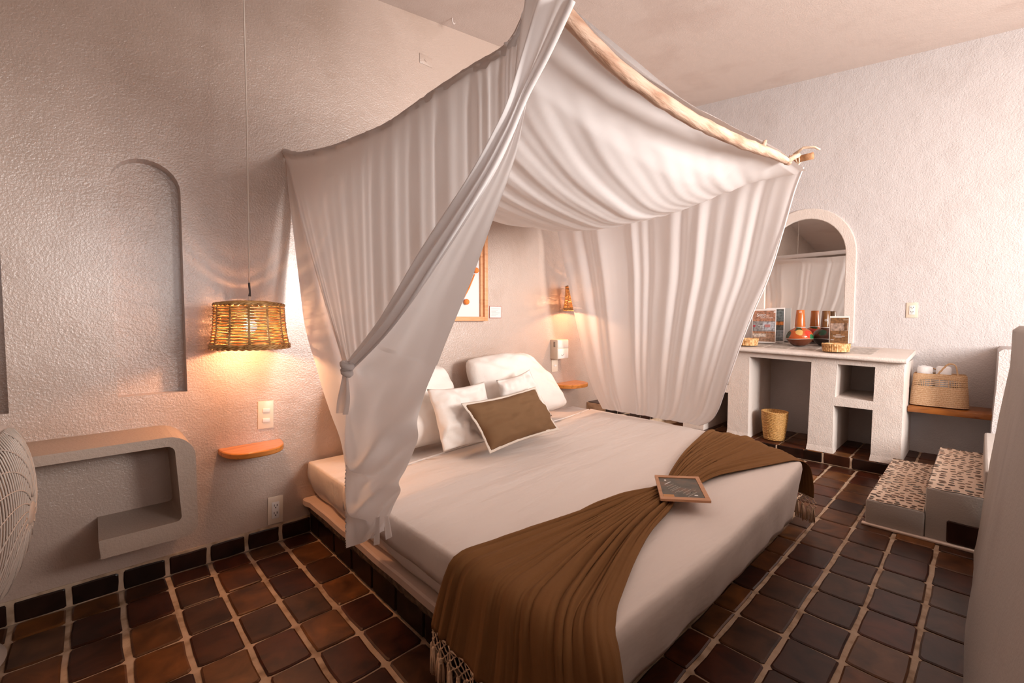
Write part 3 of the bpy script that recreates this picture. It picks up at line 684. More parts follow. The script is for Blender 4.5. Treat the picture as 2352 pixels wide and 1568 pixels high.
# framed felt art and label card
x1 = ay(1121, 735, -.05).x; z0 = ay(1080, 737, -.05).z; xa_, za_ = x1 - .92, z0 + .74
fr_ = thing('shadow_box', 'deep wooden framed picture with orange felt balls above the pillows', 'picture')
g = G(); t_ = .032; d_ = .052
for a, b2, c, d in ((xa_, xa_ + t_, z0, za_), (x1 - t_, x1, z0, za_), (xa_ + t_, x1 - t_, z0, z0 + t_), (xa_ + t_, x1 - t_, za_ - t_, za_)): g.box((a, -d_, c), (b2, 0, d), .003)
soft(g.build('frame', m_frame, fr_))
G().box((xa_ + t_, -.012, z0 + t_), (x1 - t_, -.001, za_ - t_)).build('backing', m_paper, fr_)
g = G(); g.box((x1 - .055, -.03, z0 + t_), (x1 - t_, -.012, za_ - t_)); g.build('inner_strip', m_frame, fr_)
for (u, v) in ((1092, 621), (1070, 693)):
    p = ay(u, v, -.02)
    bm = bmesh.new(); bmesh.ops.create_icosphere(bm, subdivisions=2, radius=.022); me = bpy.data.meshes.new('felt_ball'); bm.to_mesh(me); bm.free(); me.materials.append(m_orange)
    o = link('felt_ball', me, fr_, (p.x, -.03, p.z)); soft(o, 180)
G().tube([ay(1090, 630, -.016), ay(1078, 660, -.016), ay(1062, 690, -.016)], .005, 6).build('felt_strand', m_orange, fr_, True)
p0, p1_ = ay(1124, 703, 0), ay(1150, 730, 0)
lc = thing('caption_card', 'small white text card with a red edge beside the framed picture', 'card'); G().box((p0.x - .002, -.005, p1_.z - .002), (p1_.x + .002, 0, p0.z + .002)).build('edge', M('card_edge', (.4, .1, .06), .6), lc)
G().box((p0.x + .001, -.0062, p1_.z + .003), (p1_.x - .002, -.004, p0.z - .002)).build('card', m_paper, lc)
g = G(); [g.box((p0.x + .015, -.0068, p0.z - .02 - .011 * i), (p1_.x - .015 - .02 * (i % 3), -.006, p0.z - .0185 - .011 * i)) for i in range(6)]; g.build('printed_lines', m_ink, lc)

# half-round wooden shelves
def half_shelf(name, label, x0, x1_, z, dep, th, group=None):
    t = thing(name, label, 'shelf', ((x0 + x1_) / 2, 0, z)); w_ = (x1_ - x0) / 2
    pl = [(w_, .0)] + [(w_ * math.copysign(abs(math.cos(a)) ** .75, math.cos(a)), -dep * abs(math.sin(a)) ** .8) for a in [PI * i / 24 for i in range(1, 24)]] + [(-w_, 0)]
    o = G().prism(pl, lambda a, b2, h: (a, b2, h), -th, 0).build('board', m_shelf, t); bevel(soft(fixn(o)), .006)
    return t
sz_ = .577
half_shelf('wooden_shelf', 'half-round varnished wooden shelf on the wall under the left pendant lamp', -.450, -.155, sz_, .20, .03)
t = half_shelf('bedside_shelf', 'half-round varnished wooden shelf on the wall behind the right canopy curtain', 2.10, 2.47, .66, .22, .034)

# tiled block in the corner right of the bed
tb = thing('tiled_ledge', 'dark tiled low ledge in the corner behind the right curtain', 'ledge')
G().box((2.635, -.22, 0), (X1 - .01, -.001, .425)).build('ledge_body', m_grout, tb)
for i in range(5): lay(tb, 2.635 + i * .21, 2.845 + i * .21, -.22, 0, .43, .012, .01, mat=m_tile)
for i in range(5):
    for z0_ in (.30, .16): riser(tb, (2.635 + i * .21, -.222), (2.845 + i * .21, -.222), z0_, z0_ + .125, .006, .012, seed=i)

# ------------------------------------------------------------------ wicker pendant lamps
def pendant(name, label, cx, cy, zb, zt, rb, rt, power, cordtop, tilt=.0):
    t = thing(name, label, 'lamp', (cx, cy, zb)); H = zt - zb; t.rotation_euler = (0, tilt, 0)
    pf = lambda q: (rb + (rt - rb) * q ** .9 - .004 * math.sin(PI * q), H * (.06 + .82 * q))
    woven('weave', t, pf, 27, 12, .0036, .0036, m_wick, .0050, seed=int(cx * 10) + 3)
    g = G(); braid(g, rb + .001, H * .03, .0052, turns=36, off=.0045); braid(g, rb + .002, H * .075, .0045, turns=36, off=.0035); g.build('bottom_rim', m_wick, t, True)
    g = G(); braid(g, rt - .002, H * .92, .005, turns=36, off=.0045)
    for q in range(4): r_ = rt * (.93 - .14 * q); g.tube([(r_ * math.cos(a), r_ * math.sin(a), H * (.95 + .012 * q)) for a in [2 * PI * i / 40 for i in range(40)]], .006, 5, closed=True)
    for q in range(12): a = 2 * PI * q / 12; g.tube([(.02 * math.cos(a), .02 * math.sin(a), H), (rt * math.cos(a), rt * math.sin(a), H * .93)], .005, 5)
    g.build('crown', m_wick, t, True)
    g = G(); g.tube([(0, 0, H * .62), (0, 0, H * 1.0)], .017, 12); g.build('lamp_holder', m_black, t)
    mb = M('bulb_glow_' + name, (1, .8, .6), .4); mb.node_tree.nodes['Principled BSDF'].inputs['Emission Color'].default_value = (1, .60, .30, 1); mb.node_tree.nodes['Principled BSDF'].inputs['Emission Strength'].default_value = 14
    G().lathe([(.001, H * .36), (.018, H * .37), (.028, H * .43), (.030, H * .48), (.024, H * .55), (.014, H * .62), (.001, H * .62)], 20).build('bulb', mb, t, True)
    cd_ = G(); top = Vector(cordtop) - Vector((cx, cy, zb)); cd_.tube([(0, 0, H * .98), (0, 0, H + .03)], .003, 6); cd_.tube(resample([(0.0, 0, H + .085), (top.x * .5 + .004, top.y * .5, (H + top.z) / 2), tuple(top)], 14), .0032, 6); cd_.build('cord', m_cordw, t, True)
    cd_ = G(); cd_.tube([(0, 0, H + .025), (.002, 0, H + .045), (-.001, 0, H + .09)], [.006, .004, .005], 6); cd_.build('cable_tie', m_black, t)
    l = bpy.data.lights.new('bulb_light', 'POINT'); l.energy = power; l.color = (1, .51, .25); l.shadow_soft_size = .022
    lo = bpy.data.objects.new('bulb_light', l); COL.objects.link(lo); lo.parent = t; lo.location = (0, 0, H * .30); return t
pendant('pendant_lamp', 'lit wicker pendant lamp hanging on a white cord left of the bed', -.332, -.20, 1.095, 1.325, .166, .148, 13.0, (-.322, -.20, zc(-.32, -.2) - .001))
pendant('wicker_lamp', 'lit wicker pendant lamp mostly hidden behind the right canopy curtain', 2.275, -.22, 1.318, 1.545, .166, .148, 10, (2.275, -.22, zc(2.275, -.22) - .001))

# ------------------------------------------------------------------ masonry bed platform
bp_ = thing('bed_platform', 'masonry bed platform with a plaster ledge over dark tiles, under the mattress', 'bed base')
XB0, XB1, YB0, YB1 = 0.0, 1.99, -.002, -1.885
G().box((XB0 + .002, YB0, 0), (XB1, YB1 + .003, .165)).build('core', m_mortar, bp_)
g = G()
def chunk(p0, p1, n, z0, z1, nrm):
    p0 = Vector(p0); p1 = Vector(p1); nrm = Vector(nrm); k = len(g.v)
    for i in range(n + 1):
        p = p0.lerp(p1, i / n); a = .012 + .012 * abs(nz(i * .9, 2)); b2 = .010 * nz(i * .7, 7)
        for dn, z in ((-.02, z1), (a + .012, z1), (a + .008, (z0 + z1) / 2 + b2), (.004, z0 + b2), (-.02, z0)): q = p + nrm * dn; g.v.append(Vector((q.x, q.y, z)))
    for i in range(n):
        for j in range(5): a_ = k + i * 5 + j; b_ = k + i * 5 + (j + 1) % 5; g.f.append([a_, b_, b_ + 5, a_ + 5])
chunk((0, -.004, 0), (0, -1.86, 0), 60, .108, .168, (-1, 0, 0)); chunk((0, -1.882, 0), (XB1, -1.882, 0), 60, .122, .166, (0, -.45, 0))
fixn(g.build('rough_edge', m_mortar, bp_))
g = G(); n = 50
for i in range(n + 1):
    y = -.004 - 1.86 * i / n; e = .002 * nz(y * 5, 3); o_ = -.032 + e - (.012 if i < 2 else 0)
    for x, z in ((.10, .205), (o_ + .008, .207 + e), (o_, .200 + e), (o_ - .001, .172 + e), (o_ + .01, .165), (.10, .165)): g.v.append(Vector((x, y, z)))
for i in range(n):
    for j in range(6): a_ = i * 6 + j; b_ = i * 6 + (j + 1) % 6; g.f.append([a_, b_, b_ + 6, a_ + 6])
g.f.append(list(range(6))); g.f.append([n * 6 + j for j in range(6)])
soft(fixn(g.build('ledge', m_ledge, bp_)), 28)
G().box((.05, -.004, .165), (XB1, -1.86, .2045)).build('slab', m_ledge, bp_)
yy = [0, -Y0] + [-Y0 - PYL * k for k in range(1, 9)] + [YB1]
for i, (a, b_) in enumerate(zip(yy, yy[1:])): riser(bp_, (0, a), (0, b_), .004, .118, .008, .013, m_tiledark, i + 50)
for i in range(-3, 8):
    a, b_ = max(0, X0 + i * PXR), min(XB1, X0 + (i + 1) * PXR)
    if b_ - a > .03: riser(bp_, (a, YB1), (b_, YB1), .004, .118, .008, .010, m_tiledark, i + 70)

# ------------------------------------------------------------------ mattress in its fitted sheet
ZT = .425
top_out = [(-.022, -.035), (-.028, -.6), (-.03, -1.3), (-.03, -1.96), (0.0, -2.03), (.75, -2.05), (1.5, -2.025), (2.0, -1.988), (2.06, -1.95), (2.17, -1.75), (2.32, -1.35), (2.37, -.9), (2.38, -.035)]
bot_out = [(.03, -.03), (.015, -.6), (.005, -1.3), (.0, -1.87), (.0, -1.935), (.9, -1.945), (1.55, -1.945), (1.97, -1.945), (2.05, -1.92), (2.14, -1.72), (2.27, -1.35), (2.32, -.9), (2.33, -.03)]
def perim(poly, n):
    P_ = [Vector((*p, 0)) for p in poly]; P_.append(P_[0]); L_ = [0]
    out = []
    m = len(poly)
    for i in range(m):
        k = n[i]
        for j in range(k): out.append(P_[i].lerp(P_[i + 1], j / k))
    return out
seg = [10, 12, 12, 5, 14, 12, 10, 4, 7, 8, 8, 14, 30]
TP = perim(top_out, seg); BP = perim(bot_out, seg); NP_ = len(TP); cen = Vector((1.17, -1.0, 0))
def botz(p): return .216 - .128 * max(0, min(1, (-p.y - 1.905) / .02)) if p.x < 2.2 else .216
rings = []
def rnd_sheet(i, t, off=0):
    """t 0 bottom .. 1 top edge"""
    b_, a = BP[i], TP[i]; q = b_.lerp(a, t ** .8); z = botz(b_) + (ZT - .035 - botz(b_)) * t
    wv = .006 * nz(i * .35, t * 2) + .004 * math.sin(i * 1.1 + t * 3) * (1 - t) + (.014 if b_.x < .1 and b_.y > -1.85 else -.004) * math.sin(PI * t)
    d = (q - cen).normalized(); return Vector((q.x + d.x * (wv + off), q.y + d.y * (wv + off), z))
levels = [0, .12, .3, .5, .7, .85, 1]
capz = .216
def topz(x, y): return ZT + .006 * nz(x * 2.2, y * 2.2, 4) - .010 * math.exp(-((x - .02) ** 2) / .01)
g = G()
for t in levels:
    for i in range(NP_): g.v.append(rnd_sheet(i, t))
for k, (ins, dz) in enumerate(((.002, .024), (.006, .032), (.014, .035))):
    for i in range(NP_):
        p = TP[i]; d = (cen - p).normalized(); q = p + d * ins * 1.2; g.v.append(Vector((q.x, q.y, ZT - .035 + dz)))
for k in range(1, 13):
    f = k / 12.0
    for i in range(NP_):
        p = TP[i] + (cen - TP[i]).normalized() * .046; q = p.lerp(cen, f * .985); g.v.append(Vector((q.x, q.y, topz(q.x, q.y) * (1) if k > 1 else ZT + .0005)))
nr = len(g.v) // NP_
for r_ in range(nr - 1):
    for i in range(NP_): g.f.append([r_ * NP_ + i, r_ * NP_ + (i + 1) % NP_, (r_ + 1) * NP_ + (i + 1) % NP_, (r_ + 1) * NP_ + i])
g.f.append([(nr - 1) * NP_ + i for i in range(NP_)])
b0 = len(g.v)
for zt_ in (None, capz):
    for i in range(NP_):
        p = BP[i]; d = (cen - p).normalized(); foot_ = max(0, min(1, (-p.y - 1.905) / .02)) if p.x < 2.2 else 0
        q = p + Vector((0, .016, 0)) * foot_ + d * .004; g.v.append(Vector((q.x, q.y, capz if zt_ else botz(p) + .002)))
for i in range(NP_):
    j = (i + 1) % NP_; g.f.append([i, b0 + i, b0 + j, j]); g.f.append([b0 + i, b0 + NP_ + i, b0 + NP_ + j, b0 + j])
g.f.append([b0 + NP_ + i for i in range(NP_)][::-1])
mt = fixn(g.build('mattress', m_sheet, None, True)); tag(mt, 'wide mattress in a cream sheet on the masonry platform', 'mattress')
MV = g.v; MF = g.f
# the flat top sheet, folded straight across below the pillows
def foldy(x): return interp([0, .35, .78, 1.88, 2.4], [-.545, -.497, -.43, -.345, -.25], x)
bm = bmesh.new(); vs = [bm.verts.new(v) for v in MV]
for f in MF[:(nr - 1) * NP_ + 1]:
    try: bm.faces.new([vs[i] for i in f])
    except ValueError: pass
bmesh.ops.recalc_face_normals(bm, faces=bm.faces[:]); bm.normal_update()
bmesh.ops.subdivide_edges(bm, edges=[e for e in bm.edges if abs(e.verts[0].co.y - e.verts[1].co.y) > .03 and min(e.verts[0].co.y, e.verts[1].co.y) > -.8], cuts=3, use_grid_fill=True)
bm.normal_update()
for v in bm.verts:      # pull the nearest row exactly onto the fold line
    fy = foldy(v.co.x)
    if abs(v.co.y - fy) < .025: v.co.y = fy
nrm = {v: v.normal.copy() for v in bm.verts}
bmesh.ops.delete(bm, geom=[f for f in bm.faces if f.calc_center_median().y > foldy(f.calc_center_median().x) or f.normal.z < -.5 or (f.calc_center_median().z < .30 and f.calc_center_median().x < .1 and f.calc_center_median().y > -1.7)], context='FACES')
for v in bm.verts:
    if v in nrm:
        n_ = nrm[v]; v.co += n_ * (.006 + (.004 * nz(v.co.x * 3, v.co.y * 9, 2) if n_.z > .7 else .004 * nz(v.co.x * 6, v.co.y * 6, v.co.z * 3)))
me = bpy.data.meshes.new('flat_sheet'); bm.to_mesh(me); bm.free(); me.materials.append(m_sheet)
me.polygons.foreach_set('use_smooth', [True] * len(me.polygons))
fs_ = link('flat_sheet', me, mt); thick(fs_, .006, -1)
G().tube([(x_, foldy(x_) + .001 + .004 * nz(x_ * 5), ZT + .0085) for x_ in [-.01 + 2.33 * i / 60 for i in range(61)]], .0055, 8).build('folded_edge', m_sheet, mt, True)

# ------------------------------------------------------------------ pillows
def pillow(name, label, c4, t, mat, group=None, flange=0, fmat=None, seed=0, N_=30, wr=.012, ears=.10, rd=.05):
    """c4: bottom-left, bottom-right, top-right, top-left corners"""
    bl, br, tr, tl = [Vector(p) for p in c4]; nrm_ = ((br - bl).cross(tl - bl)).normalized()
    def srf(u, v, side):
        # u, v in -1..1; edges bow inwards between the corners
        uu = u * (1 - ears * (1 - abs(v) ** 2) * abs(u) ** 3 * .5); vv = v * (1 - ears * (1 - abs(u) ** 2) * abs(v) ** 3 * .8)
        cr = 1 - rd * (abs(u * v)) ** 3; a = (uu * cr + 1) / 2; b2 = (vv * cr + 1) / 2
        p = bl.lerp(br, a).lerp(tl.lerp(tr, a), b2)
        h = t * (max(0, 1 - abs(u) ** 2.6) ** .55) * (max(0, 1 - abs(v) ** 2.6) ** .55)
        w_ = wr * (nz(u * 2.2 + seed, v * 2.2, seed) + .6 * nz(u * 5 + seed, v * 5, seed * 2)) * min(1, h / t * 2)
        ce = wr * .55 * math.sin(5 * math.atan2(v, u) + seed) * (max(abs(u), abs(v)) ** 4) * (1 if side > 0 else -.3) * min(1, h / t * 3)
        return p + nrm_ * (side * h + (w_ if side > 0 else w_ * .3) + ce)
    g = G()
    for sd in (1, -1):
        g.grid(lambda a, b2: srf(2 * a - 1, 2 * b2 - 1, sd), N_, N_)
    o = g.build(name, mat, None, True)
    bm = bmesh.new(); bm.from_mesh(o.data); bmesh.ops.remove_doubles(bm, verts=bm.verts[:], dist=.0008); bmesh.ops.recalc_face_normals(bm, faces=bm.faces[:]); bm.to_mesh(o.data); bm.free()
    for p in o.data.polygons: p.use_smooth = True
    tag(o, label, 'pillow', group)
    if flange:
        loop = [(-1 + 2 * i / 16, -1) for i in range(16)] + [(1, -1 + 2 * i / 16) for i in range(16)] + [(1 - 2 * i / 16, 1) for i in range(16)] + [(-1, 1 - 2 * i / 16) for i in range(16)]
        g = G(); c = (bl + br + tr + tl) / 4
        for u, v in loop:
            p = srf(u, v, 1); uo = (br - bl).normalized() * u * (abs(u) > .99) + (tl - bl).normalized() * v * (abs(v) > .99)
            w_ = nrm_ * (.006 * nz(u * 6 + seed, v * 6))
            g.v += [p - uo * .010 + nrm_ * .004, p + uo * flange * .6 + w_ + nrm_ * .003, p + uo * flange + w_, p + uo * flange * .6 + w_ - nrm_ * .003, p - uo * .010 - nrm_ * .004]
        n_ = len(loop)
        for i in range(n_):
            for j in range(4): a = i * 5 + j; b2 = ((i + 1) % n_) * 5 + j; g.f.append([a, a + 1, b2 + 1, b2])
        g.build('border', fmat or mat, o, True)
    return o
pillow('bed_pillow', 'large white pillow against the wall, right behind the brown cushion', [(1.08, -.37, .515), (2.05, -.30, .505), (1.66, -.12, .985), (1.0, -.12, .965)], .13, m_pillow, seed=1, wr=.03, ears=.02, rd=.12)
pillow('bed_pillow', 'large white pillow against the wall beside the tied left curtain', [(.10, -.38, .47), (.92, -.36, .47), (.84, -.13, .95), (.12, -.13, .93)], .12, m_pillow, seed=5, wr=.03, ears=.02, rd=.12)
pillow('bed_pillow', 'white pillow leaning in front of the two big ones, left of the brown cushion', [ay(1018, 1038, -.60), ay(1150, 1012, -.60), ay(1112, 876, -.47), ay(980, 893, -.46)], .06, m_pillow, seed=9, wr=.034, ears=.12, rd=0)
pillow('bed_pillow', 'white pillow just behind the brown cushion, one corner peeking above it', [ay(1165, 980, -.57), ay(1268, 955, -.55), ay(1216, 848, -.46), ay(1140, 873, -.46)], .045, m_pillow, seed=13, wr=.03, ears=.12, rd=0)
pillow('brown_cushion', 'brown cushion with a cream border leaning on the white pillows', [ay(1126, 1036, -.80), ay(1280, 984, -.72), ay(1229, 892, -.60), ay(1066, 930, -.66)], .07, m_sham, flange=.012, fmat=m_piping, seed=21, wr=.022, ears=.11, rd=-.01)

# ------------------------------------------------------------------ brown throw with macrame ends
NW_ = 150
st_ = [
 [(-.078, -1.41, .20), (-.088, -1.6, .195), (-.09, -1.85, .17), (-.085, -2.03, .14), (-.03, -2.085, .125), (.035, -2.085, .10)],
 [(-.066, -1.44, .31), (-.075, -1.65, .30), (-.076, -1.87, .29), (-.07, -2.02, .27), (-.02, -2.075, .26), (.037, -2.075, .25)],
 [(-.052, -1.465, .395), (-.056, -1.66, .395), (-.056, -1.88, .395), (-.045, -1.99, .392), (-.01, -2.048, .39), (.04, -2.05, .387)],
 [(-.02, -1.475, .432), (-.02, -1.65, .432), (-.01, -1.84, .432), (.01, -1.95, .432), (.035, -2.005, .430), (.075, -2.02, .420)],
 [(.107, -1.498, .434), (.11, -1.64, .434), (.13, -1.80, .434), (.14, -1.89, .434), (.15, -1.95, .434), (.175, -1.985, .434)],
 [(.40, -1.548, .436), (.42, -1.63, .436), (.44, -1.72, .437), (.46, -1.79, .437), (.48, -1.84, .436), (.50, -1.869, .435)],
 [(.75, -1.60, .438), (.76, -1.645, .44), (.775, -1.70, .443), (.785, -1.745, .442), (.79, -1.785, .44), (.80, -1.805, .437)],
 [(1.03, -1.652, .438), (1.02, -1.675, .446), (1.015, -1.70, .452), (1.01, -1.72, .450), (1.0, -1.74, .445), (.99, -1.755, .437)],
 [(1.25, -1.592, .438), (1.26, -1.63, .445), (1.27, -1.67, .448), (1.28, -1.71, .447), (1.285, -1.74, .442), (1.29, -1.766, .437)],
 [(1.60, -1.49, .436), (1.60, -1.56, .438), (1.58, -1.64, .439), (1.57, -1.71, .438), (1.55, -1.77, .437), (1.534, -1.824, .435)],
 [(1.98, -1.40, .434), (1.98, -1.51, .435), (1.97, -1.63, .435), (1.95, -1.74, .435), (1.92, -1.84, .434), (1.88, -1.932, .433)],
 [(2.26, -1.345, .433), (2.235, -1.47, .433), (2.18, -1.60, .433), (2.13, -1.72, .432), (2.06, -1.84, .431), (1.975, -1.965, .428)],
 [(2.37, -1.335, .40), (2.335, -1.48, .40), (2.27, -1.64, .398), (2.205, -1.77, .397), (2.14, -1.90, .395), (2.055, -2.005, .392)],
 [(2.39, -1.33, .30), (2.355, -1.48, .30), (2.295, -1.65, .295), (2.23, -1.78, .29), (2.165, -1.91, .285), (2.085, -2.02, .28)],
 [(2.385, -1.33, .215), (2.35, -1.48, .21), (2.295, -1.65, .205), (2.235, -1.78, .20), (2.165, -1.915, .20), (2.095, -2.02, .20)],
]
stn = [resample([Vector(p) for p in row], NW_) for row in st_]
cols_ = [resample([row[j] for row in stn], 130) for j in range(NW_ + 1)]        # cols_[w][s]
ns = 131
def ridge(x, s):
    f = .5 + .5 * math.sin(x * 6.3 + 1.3 * nz(s * .02, x * 2)); f2 = .5 + .5 * math.sin(x * 14.7 + 2 + 2.2 * nz(s * .025, x * 1.5, 3)); f3 = .5 + .5 * math.sin(x * 31 + 2.5 * nz(s * .05, x, 9))
    xw = x + .8 * nz(x * .55, s * .004, 2) + .22 * nz(s * .03, x * 1.1)
    def sw(q, e=.22):
        f = q - math.floor(q); return (f / (1 - e)) ** .8 if f < 1 - e else 1 - (f - 1 + e) / e
    w1 = max(0, .55 + nz(xw * .9, s * .012, 21) * 1.2); w2 = max(0, .6 + nz(xw * 1.3, s * .02, 31) * 1.3)
    return min(1.2, sw(xw * 1.25) * .42 * w1 + sw(xw * 2.7 + .7 * nz(s * .02, x)) * .36 * w2 + sw(xw * 6.1 + 1.2 * nz(s * .03, x, 3), .35) * .05 + .1)
pts = [[cols_[j][i] for j in range(NW_ + 1)] for i in range(ns)]
g = G()
for i in range(ns):
    for j in range(NW_ + 1):
        p = pts[i][j]; a = pts[max(i - 1, 0)][j]; b2 = pts[min(i + 1, ns - 1)][j]; c = pts[i][max(j - 1, 0)]; d = pts[i][min(j + 1, NW_)]
        n_ = (b2 - a).cross(c - d)
        n_ = n_.normalized() if n_.length > 1e-9 else Vector((0, 0, 1))
        wd = (pts[i][NW_] - pts[i][0]).length
        if n_.z < -.2 or (abs(n_.z) < .5 and n_.dot(p - Vector((1.1, -1.3, .3))) < 0): n_ = -n_
        x = j / NW_ * 6.0
        amp = .058 if abs(n_.z) > .5 else .062
        amp *= .62 + .5 * min(1, .25 / max(.05, wd)) if wd < .6 else .75
        amp *= 1 - .62 * math.exp(-((p.x - 1.08) / .22) ** 2)
        edge = min(1, j / 6, (NW_ - j) / 6)
        g.v.append(p + n_ * (.007 + amp * ridge(x, i) * (.35 + .65 * edge)))
for i in range(ns - 1):
    for j in range(NW_): a = i * (NW_ + 1) + j; g.f.append([a, a + 1, a + NW_ + 2, a + NW_ + 1])
thr = g.build('bed_throw', m_brown, None, True); tag(thr, 'brown linen throw gathered under the menu board across the foot of the bed', 'throw')
m_ = thick(thr, .003, 1)
# knotted net and tassels along both hems
def fringe(row, n, net, ln, seed, skew=0):
    rr = random.Random(seed); hem = resample([g.v[row * (NW_ + 1) + j] for j in range(0, NW_ + 1, 3)], n)
    nt = G(); th = []
    rows = 4
    for k in range(rows + 1):
        th.append([])
        for i in range(n + 1):
            q = i + (.5 if k % 2 else 0)
            i0 = min(int(q), n - 1); p = hem[i0].lerp(hem[i0 + 1], q - i0)
            th[k].append(p + Vector((rr.uniform(-.003, .003), rr.uniform(-.003, .003), -net * k / rows + rr.uniform(-.003, .003) + (.004 if k == 0 else 0))))
    for k in range(rows):
        for i in range(n + 1):
            for di in ((0, -1) if k % 2 == 0 else (0, 1)):
                j = i + di
                if 0 <= j <= n:
                    a, b2 = th[k][i], th[k + 1][j]; mid = (a + b2) / 2 + Vector((rr.uniform(-.002, .002), rr.uniform(-.002, .002), -.003))
                    nt.tube([a, mid, b2], .0021, 4)
            if k: nt.lathe([(.001, -.0035), (.0038, -.002), (.0042, 0), (.0038, .002), (.001, .0035)], 6, th[k][i])
    nt.tube(hem, .0035, 5)
    nt.build('knotted_net', m_cord, thr, True)
    return th[rows]
def tassel_mesh(seed):
    rr = random.Random(seed); q = G()
    q.lathe([(.001, .002), (.006, 0), (.008, -.006), (.006, -.012), (.007, -.013)], 8)
    for i in range(16):
        a = rr.uniform(0, 2 * PI); r0 = .005; r1 = rr.uniform(.004, .014); l_ = rr.uniform(.085, .1)
        q.tube([(r0 * math.cos(a), r0 * math.sin(a), -.010), (r1 * .8 * math.cos(a), r1 * .8 * math.sin(a), -.04), (r1 * math.cos(a) + rr.uniform(-.003, .003), r1 * math.sin(a) + rr.uniform(-.003, .003), -l_)], [.0024, .0022, .0016], 4)
    return mesh('tassel', q.v, q.f, m_cord, True)
tms = [tassel_mesh(i) for i in range(3)]
for row, n, net, ln in ((0, 27, .066, 1.1), (ns - 1, 20, .055, 1.0)):
    for i, p in enumerate(fringe(row, n, net, ln, row)):
        o = link('tassel', R.choice(tms), thr, p); sc = ln * R.uniform(.85, 1.05) * (min(1.0, (p.z - .006) / .1)); o.scale = (R.uniform(.9, 1.15), R.uniform(.9, 1.15), sc); o.rotation_euler = (0, 0, R.uniform(0, 6))

# ------------------------------------------------------------------ menu board lying on the throw
zcd = .494
cA, cB, cC, cD = [az(u, v, zcd) for u, v in ((1503, 1092), (1605, 1096), (1633, 1152), (1518, 1147))]
cen_ = (cA + cB + cC + cD) / 4; ex = ((cD - cA) + (cC - cB)).normalized(); 
ex = ((cB - cA) + (cC - cD)).normalized(); ey = Vector((0, 0, 1)).cross(ex); wM = ((cB - cA).length + (cC - cD).length) / 2; hM = abs((cD - cA).dot(ey) + (cC - cB).dot(ey)) / 2
skx = ((cD - cA).dot(ex) + (cC - cB).dot(ex)) / 2
mb_ = thing('menu_board', 'wood-framed menu card lying tilted on the brown throw', 'menu', cen_, math.atan2(ex.y, ex.x))
def q4(a, b2): return Vector(((a - .5) * wM + (.5 - b2) * skx * 1.0, (b2 - .5) * hM, 0))
def slab(a0, a1, b0, b1, z0, z1, name, mat, par=mb_):
    c = [q4(a0, b0), q4(a1, b0), q4(a1, b1), q4(a0, b1)]; gg = G(); gg.add([p + Vector((0, 0, z0)) for p in c] + [p + Vector((0, 0, z1)) for p in c], [[3, 2, 1, 0], [4, 5, 6, 7], [0, 1, 5, 4], [1, 2, 6, 5], [2, 3, 7, 6], [3, 0, 4, 7]]); return gg.build(name, mat, par)
slab(0, 1, 0, 1, -.006, 0, 'back', m_card)
for a0, a1, b0, b1 in ((0, 1, 0, .09), (0, 1, .91, 1), (0, .07, .09, .91), (.91, 1, .09, .91)): slab(a0, a1, b0, b1, 0, .004, 'frame', m_card)
m_menu = M('menu_print', (.08, .07, .05), .35); mottle(m_menu, [(.045, .035, .02), (.10, .085, .06), (.16, .09, .05), (.20, .12, .07)], 14, 3, pos=[.3, .5, .62, .75])
slab(.07, .91, .09, .91, 0, .0012, 'print', m_menu)
slab(.08, .30, .10, .2, .0012, .0016, 'orange_patch', M('orange_patch', (.55, .24, .06), .4))
mb_.rotation_euler = (0, 0, math.atan2(ex.y, ex.x))
def line(a, b2, ln, wd=.007, col=mw):      # rows of small print, running up to the right
    A = q4(a, b2); B = q4(a + ln, b2 + ln * 1.15 * .75); d = (B - A); nn = Vector((-d.y, d.x, 0)).normalized() * wd / 2; gg = G()
    gg.add([A - nn + Vector((0, 0, .0018)), B - nn + Vector((0, 0, .0018)), B + nn + Vector((0, 0, .0018)), A + nn + Vector((0, 0, .0018))], [[0, 1, 2, 3]]); return gg
gg = G(); m_menu_txt = M('menu_text', (.42, .38, .32), .5)
line(.17, .60, .15, .005).build('heading', mw, mb_)
for a, b2, ln in ((.20, .50, .17), (.22, .42, .20), (.25, .36, .20), (.28, .33, .22), (.42, .30, .18), (.50, .26, .20), (.55, .20, .20), (.58, .14, .22), (.34, .28, .10), (.66, .30, .14)):
    l_ = line(a, b2, ln, .003); gg.add(l_.v, l_.f)
gg.build('small_print', m_menu_txt, mb_)
slab(.19, .23, .76, .82, .0012, .0018, 'mark', mw); slab(.72, .79, .18, .22, .0012, .0018, 'mark', mw)

# ------------------------------------------------------------------ driftwood canopy poles
NL = Vector((1.85, .14, 0))
def pl(u, v, off=0): return at(u, v, NL, -.1665 - off * NL.length)          # plane of the left curtain, off towards the room
def pf_(u, v, off=0): return at(u, v, (.09, 2, 0), -3.7155 - off * 2)       # plane under the front pole
def knotty(pts, r, n, seed, mat, name, parent=None):
    rr = random.Random(seed); ps = resample(pts, n); g = G()
    g.tube([p + Vector((0, .004 * nz(i * .3, seed), .005 * nz(i * .35, seed, 4))) for i, p in enumerate(ps)], [r(i / n) * (1 + .12 * nz(i * .4, seed, 8)) for i in range(n + 1)], 12)
    return g.build(name, mat, parent, True)
FP = [pf_(u, v) for u, v in ((1262, -15), (1325, 62), (1400, 138), (1500, 217), (1600, 279), (1700, 326), (1780, 356), (1812, 373))]
FP = [FP[0] + Vector((-.03, 0, .006))] + FP
fp = knotty(FP, lambda t: .021 + .003 * math.sin(PI * t) - .006 * max(0, t - .85) / .15, 60, 3, m_drift, 'canopy_pole')
tag(fp, 'crooked pale driftwood pole along the foot end of the canopy', 'pole')
